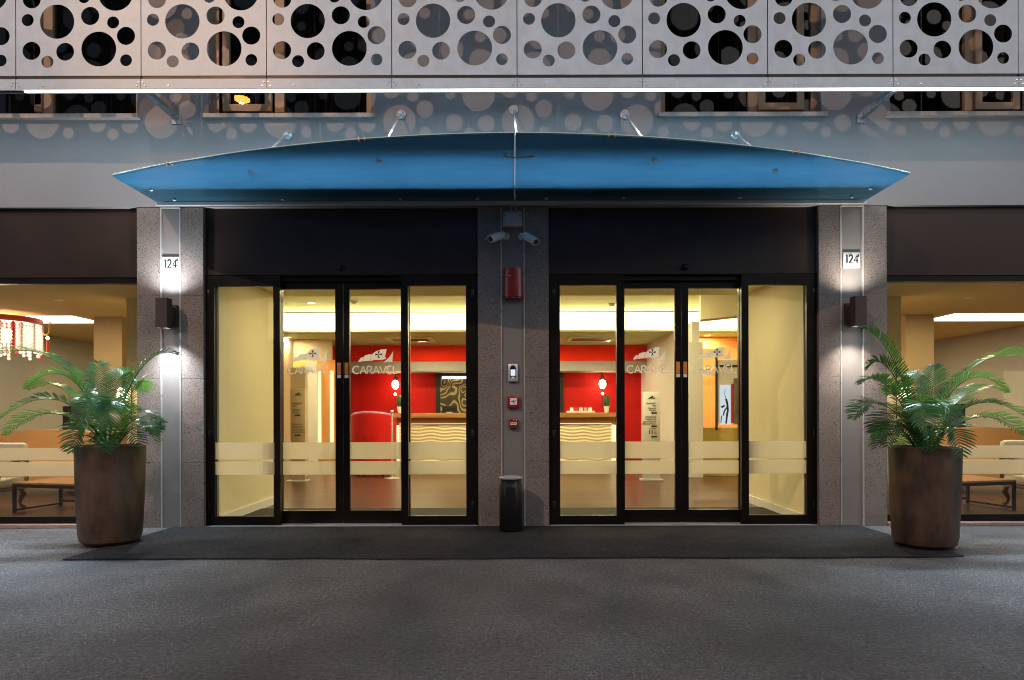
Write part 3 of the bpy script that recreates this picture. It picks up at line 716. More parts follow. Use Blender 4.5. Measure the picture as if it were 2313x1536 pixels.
# intercom
ix, iz0, iz1 = X(1159), Z(862), Z(822)
ic = thing('intercom', 'small silver intercom with a glowing bluish screen on the middle pillar', 'intercom', (ix, .013, iz0))
box('case', 'brushed_steel', ic, ix - .046, ix + .046, -.022, .013, iz0, iz1, .008)
MB().poly_prism([(ix + .027*math.cos(a*PI/12), -.0235, iz1 - .042 + .027*math.sin(a*PI/12)) for a in range(13)] + [(ix - .027, -.0235, iz0 + .035), (ix + .027, -.0235, iz0 + .035)], (0, -.002, 0)).build('window', 'black_plastic', ic, smooth=False)
box('screen', 'screen_blue', ic, ix - .022, ix + .022, -.0275, -.0258, iz0 + .055, iz1 - .055, .0)
box('button', 'white_plate', ic, ix - .014, ix + .014, -.0275, -.0258, iz0 + .024, iz0 + .046, .0)
def call_point(px, py0, py1, w, label, kind):
    x, z0, z1 = X(px), Z(py1), Z(py0)
    r = thing('fire_call_point', label, 'alarm button', (x, .013, z0), 'red fire call points')
    box('case', 'red_plastic', r, x - w/2, x + w/2, -.032, .013, z0, z1, .008)
    zc = (z0 + z1)/2
    if kind:
        box('glass_plate', 'white_plate', r, x - w*.3, x + w*.3, -.0345, -.0325, zc - w*.28, zc + w*.30)
        m = MB(); m.lathe((x, -.0347, zc), [(w*.09, 0), (w*.09, .001)], 14, axis=(0, -1, 0))
        for sx_, sz_ in ((-1, 0), (1, .4), (0.5, -.9)): m.poly_prism([(x + sx_*w*.13 - .004, -.0347, zc + sz_*w*.16 - .004), (x + sx_*w*.25, -.0347, zc + sz_*w*.2), (x + sx_*w*.13 + .004, -.0347, zc + sz_*w*.16 + .005)], (0, -.001, 0))
        m.build('mark', 'ink', r, smooth=False)
    else:
        box('label', 'white_plate', r, x - w*.36, x + w*.36, -.0345, -.0325, zc - w*.18, zc + w*.10)
        m = MB(); 
        for k in range(4): m.box(x - w*.26 + k*w*.135, x - w*.26 + k*w*.135 + w*.09, -.0355, -.0347, zc - w*.09, zc + w*.02)
        m.build('mark', 'ink', r, smooth=False)
        for dx in (0, .028): MB().ball((x + dx, -.033, z1 - .015), .005, 8).build('indicator', 'white_plate', r)
call_point(1160, 893, 921, .112, 'larger square red call point with a white plate on the middle pillar', True)
call_point(1160, 945, 967, .084, 'small red box with a white label, lowest device on the middle pillar', False)
# bin
bx, by = -.030, -.275
bn = thing('waste_bin', 'black cylindrical ashtray bin with a steel top against the middle pillar', 'bin', (bx, by, .015))
MB().lathe((bx, by, .015), [(.100, 0), (.106, .01), (.106, .39), (.100, .42), (.092, .45), (.094, .47)], 40).build('body', 'black_bin', bn)
MB().lathe((bx, by, .487), [(.104, 0), (.111, .004), (.113, .016), (.106, .022), (.085, .020), (.070, .012), (.05, .006), (.03, .010), (.001, .012)], 40).build('lid', 'steel', bn)

# ================================================================ LOBBY (seen through the doors)
FL = .012
struct(box('lobby_floor', 'plank_floor', None, -7.9, 7.9, .3, 12.9, -.05, FL, smooth=False))
box('dark_mat_', 'dark_mat', None, -2.83, 2.83, .30, 1.15, FL + .002, FL + .012).name = 'door_mat'
tag(bpy.data.objects['door_mat'], 'dark floor mat just inside the glass doors', 'mat')
box('vx', 'dark_mat', hotel, -2.9, 2.9, .28, .30, -.02, .011).name = 'sill_strip'
# vestibule side walls and ceiling
for sgn, ff in ((-1, 2.852), (1, 2.80)):
    a, b = sorted((sgn*ff, sgn*3.55)); c0, c1 = sorted((sgn*ff, sgn*4.54)); l0, l1 = sorted((sgn*ff, sgn*(ff + .078)))
    q = MB(); q.box(a, b, .301, 1.5, FL, 2.5); q.box(l0, l1, .101, .300, FL, 2.4); q.box(c0, c1, 1.5, 1.9, FL, 2.5)
    struct(q.build('vestibule_wall', 'cream_paint', None, smooth=False))
    e0, e1 = sorted((sgn*(ff - .018), sgn*(ff - .0015))); struct(box('skirting_board', 'white_paint', None, e0, e1, .102, 1.9, FL + .001, FL + .09))
struct(box('vestibule_ceiling', 'cream_ceiling', None, -4.6, 4.6, .301, 1.74, 2.5, 2.62, smooth=False))
cl = MB(); cl.box(-4.6, 4.6, 1.74, 6.4, 3.0, 3.1); cl.box(-4.6, 4.6, 1.741, 1.76, 2.62, 3.0)
cl.box(-4.6, -4.5, 1.76, 6.4, 2.45, 3.0); cl.box(4.5, 4.6, 1.76, 6.4, 2.45, 3.0)
struct(cl.build('lobby_ceiling', 'cream_ceiling', None, smooth=False))
c2 = MB(); c2.box(-4.6, 4.6, 6.45, 12.6, 2.6, 2.7); c2.box(-4.6, 4.6, 6.35, 6.45, 2.58, 2.64); struct(c2.build('low_ceiling', 'olive_ceiling', None, smooth=False))
cv = thing('cove_light', 'bright warm white light cove running across the lobby ceiling', 'cove light', (0, 6.4, 2.65))
box('glowing_face', 'cove_light', cv, -4.45, 4.45, 6.43, 6.45, 2.66, 2.99); box('ledge', 'white_paint', cv, -4.45, 4.45, 6.22, 6.349, 2.60, 2.63)
l = light('AREA', 'cove_strip', (0, 6.30, 2.66), 70, (1, .86, .42), shape='RECTANGLE', size=8.8, size_y=.05); l.rotation_euler = (R(180 + 38), 0, 0)
# back walls
struct(box('red_fascia', 'fascia_lit_red', None, X(742, 8.8), X(1530, 8.8), 8.8, 8.9, 2.25, 2.599, smooth=False))
struct(box('grey_soffit', 'grey_beam', None, X(742, 8.8), X(1530, 8.8), 8.82, 9.6, 2.02, 2.249, smooth=False))
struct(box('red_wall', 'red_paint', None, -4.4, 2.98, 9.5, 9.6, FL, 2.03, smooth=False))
struct(box('lobby_side_wall', 'white_paint', None, 2.98, 3.10, 4.9, 9.6, FL, 2.599, smooth=False))
bk = MB(); bk.box(-4.6, -4.5, 1.9, 12, FL, 3.0); bk.box(-8, 8, 12.6, 12.8, FL, 3.0); struct(bk.build('lobby_back_wall', 'tan_paint', None, smooth=False))
# left side: white column, orange panels, glowing seams
struct(box('lobby_column', 'white_paint', None, X(692, 6.6), X(716, 6.6), 6.6, 6.66, FL, Z(815, 6.6), smooth=False))
struct(box('orange_wall', 'orange_paint', None, -4.5, X(771, 7.4), 7.4, 7.5, FL, Z(812, 7.4), smooth=False))
struct(box('tan_wall', 'tan_paint', None, -4.5, X(742, 7.2), 7.45, 7.55, Z(812, 7.4) + .001, 2.599, smooth=False))
for a in (717, 745):
    tag(box('light_seam', 'warm_line', None, X(a, 7.36), X(a + 8, 7.36), 7.36, 7.385, .30, 1.95), ('glowing vertical seam beside the white lobby column, at the left signpost' if a == 717 else 'glowing vertical seam on the orange lobby panel next to the door stile'), 'light', 'glowing wall seams')
struct(box('tan_pier', 'tan_paint', None, X(657, 5), X(690, 5), 5.0, 5.12, FL, Z(829, 5), smooth=False))
# reception counter
cy = 5.9; cxa, cxb = X(889, cy), X(1394, cy)
rc = thing('reception_counter', 'long reception counter with a wavy cream front and wooden top', 'counter', ((cxa + cxb)/2, cy + .3, FL))
box('counter_top', 'counter_wood', rc, cxa - .05, cxb + .05, cy - .12, cy + .6, 1.0, 1.085, .006)
box('wood_band', 'counter_wood', rc, cxa, cxb, cy + .03, cy + .5, .88, .999)
wv = MB(); nx, nz = 170, 110; grid = []
for j in range(nz + 1):
    row = []
    for i in range(nx + 1):
        x = cxa + .1 + (cxb - cxa - .2)*i/nx; z = FL + .08 + (.87 - FL - .08)*j/nz
        row.append(wv.bm.verts.new((x, cy + .02 - .0045*math.sin(z*105 + 1.3*math.sin(x*13.5) + .8*math.sin(x*5.1)), z)))
    grid.append(row)
for j in range(nz):
    for i in range(nx): wv.bm.faces.new([grid[j][i], grid[j][i + 1], grid[j + 1][i + 1], grid[j + 1][i]])
wv.build('wavy_front', 'wave_panel', rc)
box('carcass', 'wave_panel', rc, cxa + .1, cxb - .1, cy + .06, cy + .5, FL, .879)
for x in (cxa, cxb - .09): box('lit_end_panel', 'warm_line', rc, x, x + .09, cy - .02, cy + .45, .10, .86)
box('glow_strip', 'warm_line', rc, cxa + .1, cxb - .1, cy + .0, cy + .028, .884, .894)
# things on the counter
def pot_plant(px, label):
    x = X(px, cy + .1); r = thing('potted_cactus', label, 'plant', (x, cy + .1, 1.086), 'potted cacti on the reception counter')
    MB().lathe((x, cy + .1, 1.086), [(.035, 0), (.055, .12), (.05, .12), (.045, .105)], 20).build('pot', 'plant_pot_white', r)
    MB().lathe((x, cy + .1, 1.185), [(.04, 0), (.062, .06), (.062, .14), (.045, .20), (.001, .225)], 14).build('cactus', 'stem', r)
pot_plant(903, 'small cactus in a white pot at the left end of the reception counter')
pot_plant(1370, 'small cactus in a white pot at the right end of the reception counter')
x = X(1312, cy + .1); r = thing('brochure_rack', 'clear brochure rack on the right part of the reception counter', 'rack', (x, cy + .1, 1.086))
box('frame', 'white_paint', r, x - .26, x + .26, cy + .09, cy + .10, 1.10, 1.12); box('base', 'white_paint', r, x - .26, x + .26, cy + .06, cy + .16, 1.086, 1.096)
for k in range(5): box('brochure', ('poster_blue', 'red_card', 'white_plate', 'tan_paint', 'poster_blue')[k], r, x - .20 + k*.085, x - .135 + k*.085, cy + .105, cy + .115, 1.097, 1.18)
x = X(1015, cy + .3); r = thing('desk_monitor', 'low dark monitor behind the left part of the reception counter', 'monitor', (x, cy + .35, 1.0855))
box('screen', 'black_plastic', r, x - .14, x + .14, cy + .34, cy + .36, 1.11, 1.22, .004); box('stand', 'brushed_steel', r, x - .06, x + .06, cy + .31, cy + .40, 1.0855, 1.098); box('neck', 'brushed_steel', r, x - .012, x + .012, cy + .361, cy + .372, 1.097, 1.15)
# made-up tub shape for a red form in the glass; steel post beside it
ty = 4.9; tx0, tx1 = X(780, ty), X(886, ty); tcx = (tx0 + tx1)/2; tr = (tx1 - tx0)/2
tc = thing('red_tub_shape', 'made-up rounded red tub shape with a mauve rim, low behind the left door', 'chair', (tcx, ty + tr, FL))
def ring_pts(r, z0): return [(tcx + r*math.cos(R(a)), ty + tr + r*math.sin(R(a)), z0 - .16*(abs(a - 90 - 180)/115.0)**2.2) for a in range(155, 386, 10)]
bk_ = MB(); up = ring_pts(tr, 1.08); inn = ring_pts(tr - .07, 1.08)
for A, B2 in ((up, None), (inn, None)):
    for p_, q_ in zip(A, A[1:]): bk_.quad((p_[0], p_[1], .10), (q_[0], q_[1], .10), q_, p_)
bk_.build('backrest', 'red_paint', tc)
MB().tube([(a[0]*.5 + b[0]*.5, a[1]*.5 + b[1]*.5, a[2] + .005) for a, b in zip(up, inn)], .036, 10).build('rim', 'mauve', tc)
MB().lathe((tcx, ty + tr, .16), [(.001, .28), (tr - .14, .28), (tr - .09, .24), (tr - .09, 0), (.001, 0)], 32, cap=False).build('seat', 'red_paint', tc)
for a in (45, 135, 225, 315): MB().tube([(tcx + (tr - .12)*math.cos(R(a)), ty + tr + (tr - .12)*math.sin(R(a)), .15), (tcx + (tr - .1)*math.cos(R(a)), ty + tr + (tr - .1)*math.sin(R(a)), FL)], .018, 8).build('leg', 'dark_metal', tc)
px_ = X(885.5, 4.7)
po = thing('steel_post', 'slim polished steel post at the left end of the reception counter', 'post', (px_, 4.7, FL))
MB().lathe((px_, 4.7, FL), [(.13, 0), (.13, .012), (.03, .022), (.018, .03)], 24).build('foot', 'steel', po); MB().tube([(px_, 4.7, FL + .02), (px_, 4.7, 1.10)], .016, 12).build('pole', 'steel', po); MB().lathe((px_, 4.7, 1.09), [(.016, 0), (.028, .01), (.028, .035), (.02, .045)], 16).build('cap', 'steel', po)
# framed gold scroll panel
ya = 9.44; a0, a1 = X(985, ya), X(1272, ya)
ar = thing('wall_art', 'large dark panel with gold scroll pattern in a black frame on the red wall', 'art panel', ((a0 + a1)/2, ya, 1.0))
fr = MB(); fr.box(a0, a0 + .1, ya - .03, ya + .05, .7, 2.01); fr.box(a1 - .1, a1, ya - .03, ya + .05, .7, 2.01); fr.box(a0 + .1, a1 - .1, ya - .03, ya + .05, 1.945, 2.01); fr.box(a0 + .1, a1 - .1, ya - .03, ya + .05, .7, .78); fr.build('frame', 'black_plastic', ar, smooth=False)
box('panel', 'gold_scroll', ar, a0 + .1, a1 - .1, ya, ya + .04, .78, 1.945); box('light_bar', 'warm_disc', ar, a0 + .15, a1 - .15, ya - .05, ya - .035, 1.89, 1.935)
# hanging lamps on the red wall
def red_lamp(px, label):
    y = 9.25; x, z = X(px, y), Z(868, y)
    r = thing('wall_lantern', label, 'lamp', (x, y, z - .3), 'lanterns on the red wall')
    MB().lathe((x, y, z - .11), [(.03, 0), (.075, .06), (.085, .12), (.06, .19), (.02, .21)], 16).build('glass_shade', 'warm_bulb', r)
    MB().lathe((x, y, z + .10), [(.05, 0), (.06, .03), (.02, .10), (.012, .14)], 14).tube([(x, y, z + .22), (x, y + .12, z + .26), (x, y + .245, z + .24)], .012).build('arm', 'dark_metal', r)
    m = MB(); m.tube([(x, y, z - .11), (x, y, z - .55)], .006, 6); m.build('pendant', 'dark_metal', r); MB().ball((x, y, z - .22), .035).build('bead', 'warm_disc', r)
    MB().lathe((x + .12, y + .1, z - .02), [(.012, 0), (.03, .05), (.02, .1)], 10).tube([(x + .12, y + .1, z + .05), (x + .12, y + .1, z - .4)], .005, 6).build('side_drop', 'dark_metal', r)
    light('POINT', 'lantern_light', (x, y - .16, z), 9, (1, .62, .35), shadow_soft_size=.08)
red_lamp(893, 'glowing lantern on the red wall left of the gold scroll panel'); red_lamp(1361, 'glowing lantern on the red wall right of the gold scroll panel')
# ceiling cassettes
for (a, b), lab in (((875, 978), 'brown ceiling air vent above the left part of the reception'), ((1283, 1390), 'brown ceiling air vent above the right part of the reception')):
    y0, y1 = 7.1, 7.9; x0, x1 = X(a, 7.4), X(b, 7.4)
    v = thing('air_vent', lab, 'air vent', ((x0 + x1)/2, 7.5, 2.585), 'ceiling air vents')
    f = MB(); f.box(x0, x1, y0, y0 + .08, 2.575, 2.599); f.box(x0, x1, y1 - .08, y1, 2.575, 2.599); f.box(x0, x0 + .08, y0 + .08, y1 - .08, 2.575, 2.599); f.box(x1 - .08, x1, y0 + .08, y1 - .08, 2.575, 2.599); f.build('frame', 'cream_ceiling', v, smooth=False)
    box('grille', 'ac_grille', v, x0 + .08, x1 - .08, y0 + .08, y1 - .08, 2.585, 2.599)
    for k in range(4): box('slat', 'black_plastic', v, x0 + .10, x1 - .10, y0 + .14 + k*.15, y0 + .17 + k*.15, 2.578, 2.5849)
# ceiling downlights
def downlight(x, y, z, label, power, r=.07, col=(1, .86, .49), spread=R(180)):
    d = thing('ceiling_downlight', label, 'ceiling light', (x, y, z), 'round ceiling lights')
    MB().lathe((x, y, z - .012), [(r, 0), (r + .018, .002), (r + .018, .0115)], 24, cap=False).build('ring', 'white_paint', d)
    MB().lathe((x, y, z - .006), [(r*.98, 0), (r*.98, .005)], 24).build('disc', 'warm_disc', d)
    light('AREA', 'downlight_beam', (x, y, z - .02), power, col, shape='DISK', size=2*r, spread=spread)
dl = [(X(650, 7.0), 7.0, 2.599, 'round light in the low ceiling at the far left, above the left signpost', 40), (X(1598, 6.9), 6.9, 2.599, 'round light in the low ceiling at the far right, by the hanging beam', 40),
      (-1.7, 4.0, 2.999, 'left of the three round lights in the lobby ceiling', 75), (0, 4.0, 2.999, 'middle one of the three round lights in the lobby ceiling', 75), (1.7, 4.0, 2.999, 'right of the three round lights in the lobby ceiling', 75),
      (-3.5, 5.3, 2.999, 'added round light in the lobby ceiling, brightening the white column at the far left', 55), (3.6, 5.3, 2.999, 'round light in the lobby ceiling by the hanging beam, at the far right', 40),  # the first of these is added to brighten the white column
      (-1.9, .95, 2.499, 'round light in the entrance ceiling behind the left door', 13), (1.9, .95, 2.499, 'round light in the entrance ceiling behind the right door', 13),
      (-1.9, 7.7, 2.599, 'round light before the red wall, to the left', 60), (0.3, 7.7, 2.599, 'round light before the red wall, near its middle', 60), (2.0, 7.7, 2.599, 'round light before the red wall, to the right', 60)]
for q in dl: downlight(*q)
# smoke detectors
for px, py, lab in ((800, 681, 'small white smoke detector on the lobby ceiling seen through the left door'), (1383, 688, 'small white smoke detector on the lobby ceiling seen through the right door')):
    d = 1.9*F/(932 - py); y = d - DIST; x = (px - CX)*d/F
    r = thing('smoke_detector', lab, 'smoke detector', (x, y, 2.95), 'smoke detectors')
    MB().lathe((x, y, 2.95), [(.03, 0), (.05, .015), (.055, .035)], 18).build('cup', 'white_plate', r); MB().lathe((x, y, 2.985), [(.065, 0), (.065, .0145)], 18).build('base', 'white_plate', r)
# sign totems
def totem(px0, px1, pyt, y, label, mats, lines, align):
    x0, x1, zt = X(px0, y), X(px1, y), Z(pyt, y); k = (DIST + y)/F
    r = thing('directory_sign', label, 'sign', ((x0 + x1)/2, y, FL), 'directory signs')
    box('board', mats, r, x0, x1, y, y + .03, FL + .02, zt, .003)
    box('foot', 'brushed_steel', r, x0 - .04, x1 + .04, y - .1, y + .13, FL + .001, FL + .019)
    xm = (x0 + x1)/2
    m = MB(); ship_logo(m, xm - 7*k, xm + 7*k, Z(pyt + 16, y), Z(pyt + 9, y), y - .001); m.build('logo', 'ink', r, smooth=False)
    for tx, py, sz in lines:
        if tx == '>' or tx == '<':
            s = 1 if tx == '>' else -1; zc = Z(py, y); m = MB(); c = xm if align == 'LEFT' else x1 - 14*k
            m.poly_prism([(c - s*7*k, y - .0005, zc + 1.5*k), (c + s*2*k, y - .0005, zc + 1.5*k), (c + s*2*k, y - .0005, zc + 3*k), (c + s*7*k, y - .0005, zc), (c + s*2*k, y - .0005, zc - 3*k), (c + s*2*k, y - .0005, zc - 1.5*k), (c - s*7*k, y - .0005, zc - 1.5*k)], (0, -.002, 0)); m.build('arrow', 'ink', r, smooth=False)
        elif tx == 'wc':
            zc = Z(py, y); m = MB(); c = x1 - 24*k
            for d in (0, 6):
                m.lathe((c + d*k, y - .001, zc + 3.4*k), [(1.1*k, 0), (1.1*k, .001)], 10, axis=(0, -1, 0))
                m.poly_prism([(c + (d - 1.3)*k, y - .0005, zc + 2*k), (c + (d + 1.3)*k, y - .0005, zc + 2*k), (c + (d + .8)*k, y - .0005, zc - 4*k), (c + (d - .8)*k, y - .0005, zc - 4*k)], (0, -.002, 0))
            ribbon(m, [(c + 13*k + 2.4*k*math.cos(a*PI/6), zc - 1.5*k + 2.4*k*math.sin(a*PI/6)) for a in range(5, 13)], .9*k, y - .0005); ribbon(m, [(c + 12*k, zc + 4*k), (c + 12*k, zc), (c + 15*k, zc)], .9*k, y - .0005)
            m.build('pictogram', 'ink', r, smooth=False)
        else:
            text_mesh(tx, sz*k, ((x0 + 4*k) if align == 'LEFT' else (x1 - 9*k), y - .0012, Z(py, y)), 'ink', 'sign_text', r, align)
totem(656, 689, 876, 4.3, 'tall tan directory sign with arrows pointing right, behind the left door', 'tan_paint',
      [('Ascensori', 911, 5.6), ('Lifts', 917.5, 5.6), ('Camere', 926, 5.6), ('Rooms', 931.5, 5.6), ('>', 936.5, 1), ('Ristorante', 958.5, 5.6), ('Restaurant', 964.5, 5.6), ('Sala Colazioni', 971, 5.2), ('Breakfast Room', 976, 4.6), ('>', 982, 1), ('Sala Meeting', 999.5, 5.2)], 'LEFT')
totem(1452, 1491, 886, 4.35, 'tall pale directory sign with arrows pointing left, behind the right door', 'white_paint',
      [('Ascensori', 913, 5.6), ('Lifts', 918.5, 5.6), ('Camere', 924.5, 5.6), ('Rooms', 929, 5.6), ('<', 933.5, 1), ('Ristorante', 944, 5.6), ('Restaurant', 949, 5.6), ('Sala Colazioni', 954.5, 5.2), ('Breakfast Room', 959.5, 4.6), ('<', 963.5, 1), ('Toilette', 970.5, 5), ('wc', 977, 1), ('<', 987, 1)], 'RIGHT')
# right part: beam, back room, display panel
bm_ = MB(); p0 = at(1583, 722, 3.6); p1 = at(1672, 690, 2.2)
bm_.poly_prism([(p0.x, 3.6, p0.z), (p0.x, 3.6, 2.998), (4.4, 2.0, 2.998), (4.4, 2.0, p0.z)], (.05, .25, 0))
struct(bm_.build('hanging_beam', 'cream_paint', None, smooth=False))
struct(box('pink_pier', 'white_paint', None, X(1556, 4.8), X(1588, 4.8), 4.8, 4.89, FL, 2.25, smooth=False))
struct(box('orange_fascia', 'orange_paint', None, 3.12, 7.0, 6.5, 6.6, 1.95, 2.30, smooth=False))
struct(box('side_room_wall', 'orange_paint', None, 3.12, 7.0, 7.2, 7.3, FL, 2.59, smooth=False))
struct(box('low_partition', 'mustard_paint', None, 3.12, 4.9, 5.0, 5.08, FL, .83, smooth=False))
tag(box('shelf_board', 'white_paint', None, 3.12, 4.9, 5.1, 5.25, Z(847, 5.1), Z(839, 5.1)), 'white shelf behind the right door, level with the lettering', 'shelf')
yd = 4.75; ds = thing('display_panel', 'white display panel with a lit poster, at the far right of the right door', 'display', (X(1642, yd), yd, .83))
box('board', 'white_paint', ds, X(1621, yd), X(1672, yd), yd, yd + .06, Z(957, yd), Z(815, yd)); box('edge', 'black_plastic', ds, X(1617, yd), X(1620.8, yd), yd - .01, yd + .06, Z(973, yd), Z(806, yd))
box('cross_bar', 'black_plastic', ds, X(1621, yd), X(1672, yd), yd - .012, yd - .001, Z(830, yd), Z(826, yd))
ps = box('poster', 'poster_glow', ds, X(1626, yd), X(1650, yd), yd - .012, yd - .002, Z(960, yd), Z(871, yd))
fg = MB(); k = (DIST + yd)/F; py_ = yd - .0125
for st, w_ in (([(1638, 880), (1637, 892), (1640, 902)], 1.2), ([(1640, 902), (1643, 914), (1644, 928), (1642, 940)], 4.5), ([(1643, 920), (1636, 930), (1634, 940)], 3), ([(1642, 940), (1640, 958)], 4), ([(1637, 917), (1631, 921), (1629, 919)], 4), ([(1630, 940), (1628, 956)], 2)):
    ribbon(fg, [(X(a, py_), Z(b, py_)) for a, b in st], w_*k, py_)
fg.build('figure', 'ink', ps, smooth=False)
box('red_book', 'red_card', ds, X(1651, yd), X(1656, yd), yd - .02, yd - .001, Z(957, yd), Z(868, yd)); box('stone_column', 'stone', ds, X(1657, yd), X(1672, yd), yd - .04, yd - .001, Z(960, yd), Z(856, yd))
light('AREA', 'side_room_light', (4.3, 5.2, 2.55), 60, (1, .75, .45), shape='DISK', size=.4)

# ================================================================ LOUNGES (left and right windows)
def lounge(s):
    """s = -1 left, +1 right (mirror)"""
    side = 'left' if s < 0 else 'right'
    def mx(px, y): return s*abs((px - CX)*(DIST + y)/F)        # px given for the left lounge
    def B(x0, x1): return sorted((x0, x1))
    zc = 2.44
    c = MB()
    xr = mx(205, 3.3)                                          # recess begins here, runs outwards
    for (xa, xb, ya, yb) in ((s*3.56, s*8, .301, 2.9), (s*4.55, xr, 2.9, 3.75), (s*4.55, s*8, 3.75, 7.9)):
        a, b = B(xa, xb); c.box(a, b, ya, yb, zc, zc + .06)
    a, b = B(xr, xr - s*.05); c.box(a, b, 2.9, 3.75, zc + .06, 2.85)
    a, b = B(xr, s*8); c.box(a, b, 2.85, 2.9, zc + .06, 2.85); c.box(a, b, 3.75, 3.8, zc + .06, 2.85)
    struct(c.build('lounge_ceiling', 'lounge_paint', None, smooth=False))
    rg = thing('recess_light', 'bright white ceiling recess in the %s lounge' % side, 'ceiling light', (s*7, 3.3, 2.455), 'lounge ceiling recesses')
    a, b = B(xr, s*8); box('glowing_panel', 'recess_glow', rg, a, b, 2.905, 3.745, 2.455, 2.475)
    a, b = B(mx(212, 3.0), mx(276, 3.0)); struct(box('lounge_column', 'tan_paint', None, a, b, 3.0, 3.5, FL, zc - .001, smooth=False))
    a, b = B(s*3.57, s*8); struct(box('lounge_back_wall', 'mustard_paint', None, *B(s*4.62, s*8), 7.9, 8.0, FL, zc + .06, smooth=False))
    struct(box('lounge_beam', 'cream_paint', None, *B(s*4.62, s*8), 7.0, 7.3, 2.12, zc - .001, smooth=False))
    dk = MB(); dk.box(*B(mx(-60, 7), mx(60, 7)), 6.9, 7.0, .9, 1.75); struct(dk.build('dark_opening_slab', 'black_plastic', None, smooth=False))  # solid black slab; the dark of the room beyond is its colour
    # chandelier
    cx, cyy, zt = mx(-4, 2.7), 2.7, Z(720, 2.7)
    ch = thing('chandelier', 'glowing crystal chandelier with a red band in the %s lounge' % side, 'chandelier', (cx, cyy, 1.9), 'lounge chandeliers') if s < 0 else None
    if ch:
        rr = .49
        bd = MB(); bd.lathe((cx, cyy, zt - .045), [(rr, 0), (rr + .012, .01), (rr + .012, .065), (rr, .075), (rr - .012, .065), (rr - .012, .01), (rr, 0)], 48, cap=False); bd.build('red_band', 'red_card', ch)
        MB().tube([(cx, cyy, zt), (cx, cyy, 2.86)], .008, 8).build('stem', 'dark_metal', ch)
        for k in range(3): a = k*2.1; MB().tube([(cx, cyy, zt + .2), (cx + rr*math.cos(a), cyy + rr*math.sin(a), zt)], .003, 6).build('chain', 'gold', ch)
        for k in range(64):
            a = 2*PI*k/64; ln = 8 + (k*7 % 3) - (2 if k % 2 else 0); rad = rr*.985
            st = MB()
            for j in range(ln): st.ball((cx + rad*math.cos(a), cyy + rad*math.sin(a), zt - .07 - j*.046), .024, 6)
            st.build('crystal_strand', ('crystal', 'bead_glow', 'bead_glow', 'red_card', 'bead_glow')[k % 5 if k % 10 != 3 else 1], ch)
        MB().lathe((cx, cyy, zt - .30), [(.05, 0), (.16, .05), (.16, .16), (.05, .2)], 16).build('bulb_cluster', 'warm_bulb', ch)
        light('POINT', 'chandelier_light', (cx, cyy, zt - .45), 18, (1, .68, .40), shadow_soft_size=.15)
        # gold U shaped hook lamp beside it
        y = 2.9; hx, hz = X(104, y), Z(720, y)
        hk = thing('pendant_lamp', 'thin gold hooked pendant with a candle bulb beside the chandelier', 'lamp', (hx, y, Z(790, y)))
        k = (DIST + y)/F
        MB().tube([(hx - 9*k, y, Z(724, y)), (hx - 9*k, y, Z(748, y)), (hx - 5*k, y, Z(753, y)), (hx + 2*k, y, Z(754, y)), (hx + 8*k, y, Z(749, y)), (hx + 9*k, y, Z(724, y))], .012, 8).build('hook', 'gold', hk)
        MB().tube([(hx + 4*k, y, Z(800, y)), (hx + 4*k, y, Z(766, y))], .016, 8).build('candle', 'red_card', hk); MB().ball((hx + 4*k, y, Z(761, y)), .022).build('bulb', 'warm_bulb', hk)
        MB().tube([(hx - 9*k, y, Z(724, y)), (hx - 9*k, y, 2.84)], .005, 6).build('wire', 'gold', hk)
    # sofa
    xa, xb = B(mx(-90, 2.6), mx(215, 2.6)); y0 = 2.4
    sf = thing('sofa', 'long tan sofa with an arched back in the %s lounge' % side, 'sofa', ((xa + xb)/2, y0 + .4, FL), 'lounge sofas')
    n = 24; top = [(xa + (xb - xa)*i/n, y0 + .6, .80 + .07*math.sin(PI*i/n)) for i in range(n + 1)]
    MB().poly_prism([(xa, y0 + .6, .2)] + top + [(xb, y0 + .6, .2)], (0, .18, 0)).build('backrest', 'sofa_cloth', sf, smooth=False)
    box('seat', 'sofa_cloth', sf, xa, xb, y0, y0 + .6, .16, .44, .03)
    for x in (xa + .05, xb - .05):
        for y in (y0 + .06, y0 + .6): box('leg', 'carved_wood', sf, x - .03, x + .03, y - .03, y + .03, FL, .159)
    # coffee table
    tx, ty, hh = mx(165, 1.12), 1.12, .345
    tb = thing('coffee_table', 'low wooden coffee table on a dark metal frame, in the %s lounge' % side, 'table', (tx, ty, FL), 'lounge coffee tables')
    rt = Matrix.Rotation(R(-14)*s*-1, 3, 'Z'); pv = (tx, ty, 0); W, D = .50, .30
    MB().box(tx - W, tx + W, ty - D, ty + D, hh - .02, hh, .003, rt, pv).build('table_top', 'table_wood', tb, smooth=False)
    f = MB(); f.box(tx - W, tx + W, ty - D, ty - D + .03, hh - .055, hh - .021, 0, rt, pv); f.box(tx - W, tx + W, ty + D - .03, ty + D, hh - .055, hh - .021, 0, rt, pv); f.box(tx - W, tx - W + .03, ty - D + .03, ty + D - .03, hh - .055, hh - .021, 0, rt, pv); f.box(tx + W - .03, tx + W, ty - D + .03, ty + D - .03, hh - .055, hh - .021, 0, rt, pv); f.build('apron', 'dark_metal', tb, smooth=False)
    for q in (-1, 1):
        for p in (-1, 1): MB().box(tx + q*(W - .015) - .014, tx + q*(W - .015) + .014, ty + p*(D - .015) - .014, ty + p*(D - .015) + .014, FL, hh - .056, 0, rt, pv).build('leg', 'dark_metal', tb, smooth=False)
    f = MB(); f.box(tx - W + .03, tx + W - .03, ty + D - .025, ty + D - .005, .06, .085, 0, rt, pv)
    for q in (-1, 1): f.box(tx + q*(W - .015) - .01, tx + q*(W - .015) + .01, ty - D + .03, ty + D - .03, .03, .05, 0, rt, pv)
    f.build('stretcher', 'dark_metal', tb, smooth=False)
